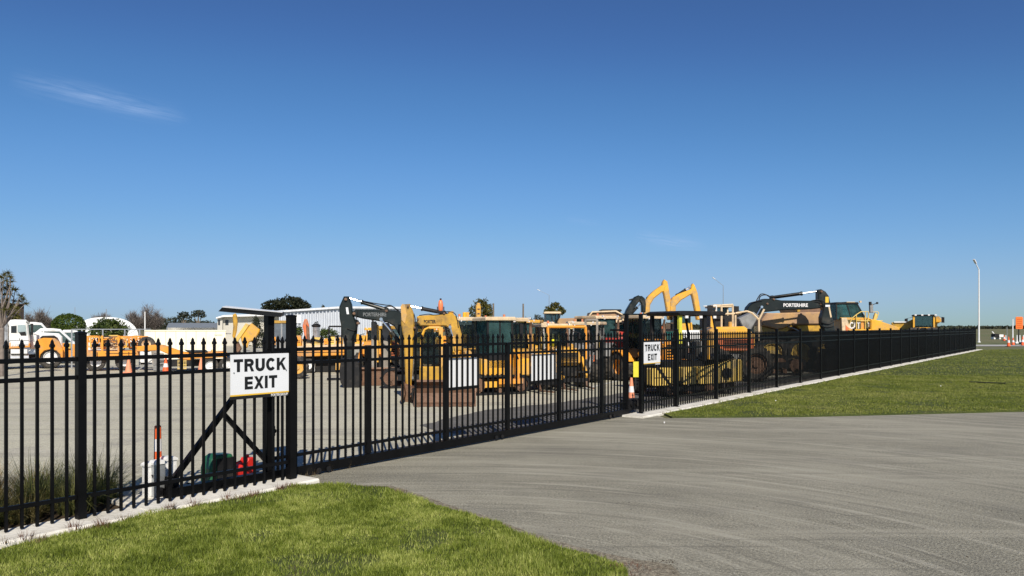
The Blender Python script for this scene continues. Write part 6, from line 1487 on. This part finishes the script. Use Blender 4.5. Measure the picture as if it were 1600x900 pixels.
# horizon tree line, far off
P_ = []
for k in range(900):
    x = rng.uniform(-900, 1500); pxh = (3.0 if x < 250 else 1.2)+1.6*mnoise.noise(Vector((x*.012, 3, 0)))+(1.2 if x < 250 else 0)+1.5*mnoise.noise(Vector((x*.07, 1, 0)))
    Zt = 900; hgt = max(.4, pxh)*Zt/F+1.6
    m_ = 26; pts_ = np.column_stack([x+rng.normal(0, 6, m_), Zt+rng.normal(0, 12, m_), np.abs(rng.random(m_))*hgt]); P_.append(pts_)
hz = fast_mesh('horizon_trees', leaves(np.concatenate(P_), 3.2, rng, aspect=1.3), 4, LEAFF); tag(hz, 'low dark line of trees along the horizon', 'trees', kind='stuff')

def blade_mat(name, cols, scale=.7, rough=.6):
    return leaf_mat(name, *cols, rough=rough, trans=.3, scale=scale, amp=.8)
GRASSM = blade_mat('grass_blade', ((.075, .105, .012), (.205, .262, .032), (.44, .47, .13)), 1.6)
GRASSF = blade_mat('far_grass_blade', ((.110, .145, .018), (.205, .240, .035), (.34, .34, .10)), .35)
def point_in(poly, x, y):
    poly = np.array(poly); inside = np.zeros(len(x), bool); n = len(poly)
    for i in range(n):
        x0, y0 = poly[i]; x1, y1 = poly[(i+1) % n]
        c = ((y0 > y) != (y1 > y)) & (x < (x1-x0)*(y-y0)/((y1-y0) or 1e-9)+x0); inside ^= c
    return inside
def noise2(x, y, f, s=0):
    # cheap smooth value noise, vectorised
    xi, yi = np.floor(x*f), np.floor(y*f); u, v = x*f-xi, y*f-yi; u = u*u*(3-2*u); v = v*v*(3-2*v)
    h = lambda a, b: np.modf(np.abs(np.sin(a*127.1+b*311.7+s*74.7)*43758.5453))[0]
    return (h(xi, yi)*(1-u)+h(xi+1, yi)*u)*(1-v)+(h(xi, yi+1)*(1-u)+h(xi+1, yi+1)*u)*v
def blades(name, label, poly, box, n, hgt, wid, m, z=.02, lean=.6, tall=None, extra=None):
    x = rng.uniform(box[0], box[1], n); y = rng.uniform(box[2], box[3], n)
    k = point_in(poly, x, y); x, y = x[k], y[k]
    # only what the camera or a step to its side could see
    k = (np.abs(x) < (y+1.2)*.72+1.5); x, y = x[k], y[k]
    cl = noise2(x, y, 3.1)*.6+noise2(x, y, 9, 3)*.4
    bare = noise2(x, y, 1.3, 9); k = ~((bare > .80) & (rng.random(len(x)) < .7)); x, y, cl = x[k], y[k], cl[k]
    h = hgt*(.35+1.5*cl**1.5)*rng.uniform(.6, 1.3, len(x))
    if tall is not None:
        for (tx, ty, tr_, f) in tall: dd = np.hypot(x-tx, y-ty); h = h*(1+(f-1)*np.exp(-(dd/tr_)**2))
    a = rng.uniform(0, 2*np.pi, len(x)); w = wid*rng.uniform(.6, 1.4, len(x)); ln = h*lean*rng.uniform(.2, 1.3, len(x)); b = rng.uniform(0, 2*np.pi, len(x))
    p0 = np.column_stack([x-np.cos(a)*w, y-np.sin(a)*w, np.full(len(x), z-.004)]); p1 = np.column_stack([x+np.cos(a)*w, y+np.sin(a)*w, np.full(len(x), z-.004)])
    p2 = np.column_stack([x+np.cos(b)*ln, y+np.sin(b)*ln, z+h])
    v = np.stack([p0, p1, p2], 1).reshape(-1, 3)
    o = fast_mesh(name, v, 3, m); return tag(o, label, 'grass', kind='stuff')
g1 = G(800, 893); g2 = G(640, 880)
blades('front_grass', 'short sunlit green grass of the front corner lawn', front_poly, (-6.5, 1.2, 4.6, 10.0), 430000, .034, .0042, GRASSM, tall=[(g1.x, g1.y, .28, 2.3), (g2.x-.1, g2.y-.1, .3, 1.6), (-1.9, 8.3, .5, 1.3), (-4.2, 6.5, .5, 1.3), (-2.6, 6.4, .4, 1.5)])
blades('side_grass', 'mown green grass of the long lawn beside the fence', side_poly, (2.5, 24, 15.5, 30), 360000, .028, .009, GRASSF)
blades('side_grass_far', 'mown green grass of the lawn farther along the fence', side_poly, (8, 60, 30, 76), 260000, .030, .018, GRASSF)
# edge weeds and dry leaves
WEED = leaf_mat('dry_weed', (.09, .07, .04), (.16, .11, .06), (.22, .17, .09), trans=.1, scale=5)
WEEDP = leaf_mat('brown_weed', (.09, .045, .03), (.15, .075, .05), (.2, .12, .07), trans=.1, scale=5)
def tuft(name, label, loc, n, h, r, m, w=.002, droop=.5, cat='weed', group=None, seg=3, spread=1.0):
    """arching blades from one root"""
    t = empty(name, loc, label=label, cat=cat, group=group) if cat else None
    vs = []
    for i in range(n):
        a = random.uniform(0, 6.283); rr_ = r*math.sqrt(random.random()); b = Vector((math.cos(a)*rr_, math.sin(a)*rr_, 0)); out = Vector((math.cos(a+random.gauss(0, .5)), math.sin(a+random.gauss(0, .5)), 0)); L = h*random.uniform(.55, 1.15); sp = spread*random.uniform(.15, 1)
        side = Vector((-out.y, out.x, 0))*w*random.uniform(.7, 1.3); prev = b; pw = 1
        for k in range(1, seg+1):
            u = k/seg; q = b+out*L*sp*(u**1.6)*.8+Vector((0, 0, L*(u-droop*sp*u*u*.75))); nw = 1-u*.9
            vs += [prev-side*pw, prev+side*pw, q+side*nw, q-side*nw]; prev = q; pw = nw
    v = np.array([tuple(p) for p in vs]); 
    o = fast_mesh('blades', v, 4, m, parent=t); return t
TUSS = leaf_mat('tussock_blade', (.07, .065, .02), (.16, .135, .045), (.30, .24, .11), trans=.25, scale=3)
TUSO = leaf_mat('tussock_ginger', (.11, .07, .02), (.22, .15, .05), (.34, .25, .10), trans=.25, scale=3)
TUSG = leaf_mat('tussock_green', (.05, .065, .018), (.13, .145, .04), (.27, .26, .10), trans=.25, scale=3)
k = 0
cols_ = ['green', 'tan', 'ginger', 'dark green', 'straw']
for s in np.arange(6.0, 10.3, .34):
    for row, off in enumerate((-.42, -.85, -1.3)):
        if off < -1.2 and s > 10.0: continue
        ss = s+random.uniform(-.13, .13)+(row % 2)*.2; oo = off+random.uniform(-.1, .1)
        if ss > (9.8 if off > -.6 else 10.2): continue
        mm = random.choice((TUSS, TUSG, TUSG, TUSO)); nm = {id(TUSS): 'olive', id(TUSG): 'green', id(TUSO): 'ginger'}[id(mm)]
        tuft('tussock', 'tussock of arching olive, green or ginger blades in the bed behind the left fence', FL(ss, oo, .0), 480, random.uniform(.50, .74)-(.12 if row == 0 else 0), .14, mm, .0036, .70, 'tussock', 'tussocks in the planting bed behind the left fence', spread=1.3)
        k += 1
t = empty('shrub', FL(7.35, -1.15), label='dark small leaved shrub at the left end of the planting bed', cat='shrub')
p = crown_points([((0, 0, .42), (.22, .22, .34)), ((.14, .05, .52), (.14, .14, .2)), ((-.15, 0, .5), (.15, .15, .24))], 2600, rng, .3, clump=22)
fast_mesh('foliage', leaves(p, .035, rng), 4, LEAF, parent=t)
mb = MB(); mb.cyl((0, 0, 0), (0, 0, .4), .02, 7, .01); mb.obj('stem', BARK, t)
wl_ = [((160, 824), 60, .10, .07, WEEDP, 'brown dead weed at the foot of the nearest fence post'), ((135, 828), 40, .06, .05, WEED, 'dry weed left of the nearest fence post base'), ((60, 846), 50, .09, .07, WEED, 'dry weed at the strip edge in the lower left corner'),
       ((395, 775), 60, .08, .09, WEEDP, 'brown weed patch on the strip edge below the red can'), ((375, 780), 50, .08, .06, WEED, 'dry weed on the strip edge below the green motor'), ((452, 762), 80, .07, .09, WEEDP, 'reddish weed patch around the near gate post base'), ((436, 765), 40, .06, .05, WEEDP, 'small reddish weed left of the near gate post base'),
       ((268, 797), 30, .11, .04, WEED, 'thin dry weed on the strip edge below the white cabinets'), ((625, 769), 60, .05, .09, WEED, 'dry weed tuft at the lawn corner beside the driveway'), ((985, 890), 90, .03, .16, WEEDP, 'brown leaf litter at the lower end of the lawn edge')]
for (pp, n_, h_, r_, m_, lb) in wl_: tuft('weed', lb, G(pp[0], pp[1], .03), n_, h_, r_, m_, .003, .6, 'weed')
for i, (px_, py_) in enumerate(((560, 727), (583, 722), (543, 731), (490, 742), (478, 746), (513, 737), (720, 687), (735, 683), (930, 650))):
    tuft('weed', 'dry wispy weed growing against the gate track beam', G(px_, py_, .0), 40, .13, .07, WEED, .0016, .5, 'weed', 'dry weeds along the gate track beam')
for i in range(16):
    s = 7.0+i*.31+random.uniform(-.12, .12)
    tuft('weed', 'low brown weed along the outer edge of the near concrete strip', FL(s, .30+random.uniform(-.02, .03), .03), 40, random.uniform(.05, .11), .07, random.choice((WEED, WEEDP, WEED)), .0028, .6, 'weed', 'low weeds along the near strip edge')
for i in range(14):
    s = 21.2+i*.55+random.uniform(-.2, .2)
    tuft('weed', 'low dry weed at the lawn edge of the far concrete strip', FL(s, .33, .02), 26, .06, .06, random.choice((WEED, GRASSM)), .003, .5, 'weed', 'low weeds along the far strip edge')
# scattered grit and small stones
def grit(name, label, boxes, m, lo, hi):
    vs = []
    for (pxa, pxb, pya, pyb, n) in boxes:
        for i in range(n):
            g = G(random.uniform(pxa, pxb), random.uniform(pya, pyb)); r = random.uniform(lo, hi); a = random.uniform(0, 6)
            b = [g+Vector((r*math.cos(a+k*2.1), r*math.sin(a+k*2.1), .002)) for k in range(3)]; tp_ = g+Vector((0, 0, r*.7))
            vs += [b[0], b[1], tp_, b[1], b[2], tp_, b[2], b[0], tp_]
    return tag(fast_mesh(name, np.array([tuple(v) for v in vs]), 3, m), label, 'grit', kind='stuff')
grit('light_grit', 'pale stone chips scattered on the driveway', [(480, 1600, 670, 900, 260), (600, 1100, 760, 900, 160)], mat('pale_chip', (.45, .43, .38), .9), .003, .008)
grit('dark_grit', 'dark grit and leaf bits along the driveway edge', [(600, 1000, 765, 900, 90), (975, 1060, 875, 900, 260), (1060, 1600, 690, 900, 60)], mat('dark_chip', (.06, .045, .03), .9), .004, .011)
# yard line
mb = MB(); a, b = G(915, 607), G(978, 592); mb.bar((a.x, a.y, .0), (b.x, b.y, .0), .12, .004); tag(mb.obj('painted_line', mat('line_paint', (.6, .6, .57), .7)), kind='structure')

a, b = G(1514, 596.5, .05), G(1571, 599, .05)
t = empty('dark_streak', (a+b)/2*1.0-Vector((0, 0, .05)), label='narrow dark streak lying across the right lawn', cat='hose')  # dark streak of uncertain cause, only filed under hose
mb = MB(); mb.bar((a-b)*.5+Vector((0, 0, .05)), (b-a)*.5+Vector((0, 0, .05)), .07, .03); mb.obj('strip', BLK, t)  # flat black bar added to draw the dark streak on the lawn
for px_, py_, lb in ((1470, 603, 'tiny white scrap of litter on the right lawn'), (1212, 626, 'tiny white scrap of litter near the fence side of the lawn'), (1038, 660, 'small pale scrap on the driveway near the far gate post')):
    t = empty('litter', G(px_, py_, .05), label=lb, cat='litter'); mb = MB(); mb.add([(-.013, 0, 0), (.012, -.008, .0), (.013, .008, .012), (-.006, .012, .012), (0, 0, -.02)], [(0, 1, 2, 3), (0, 4, 1), (1, 4, 2), (2, 4, 3), (3, 4, 0)]); mb.obj('scrap', WHITE, t)
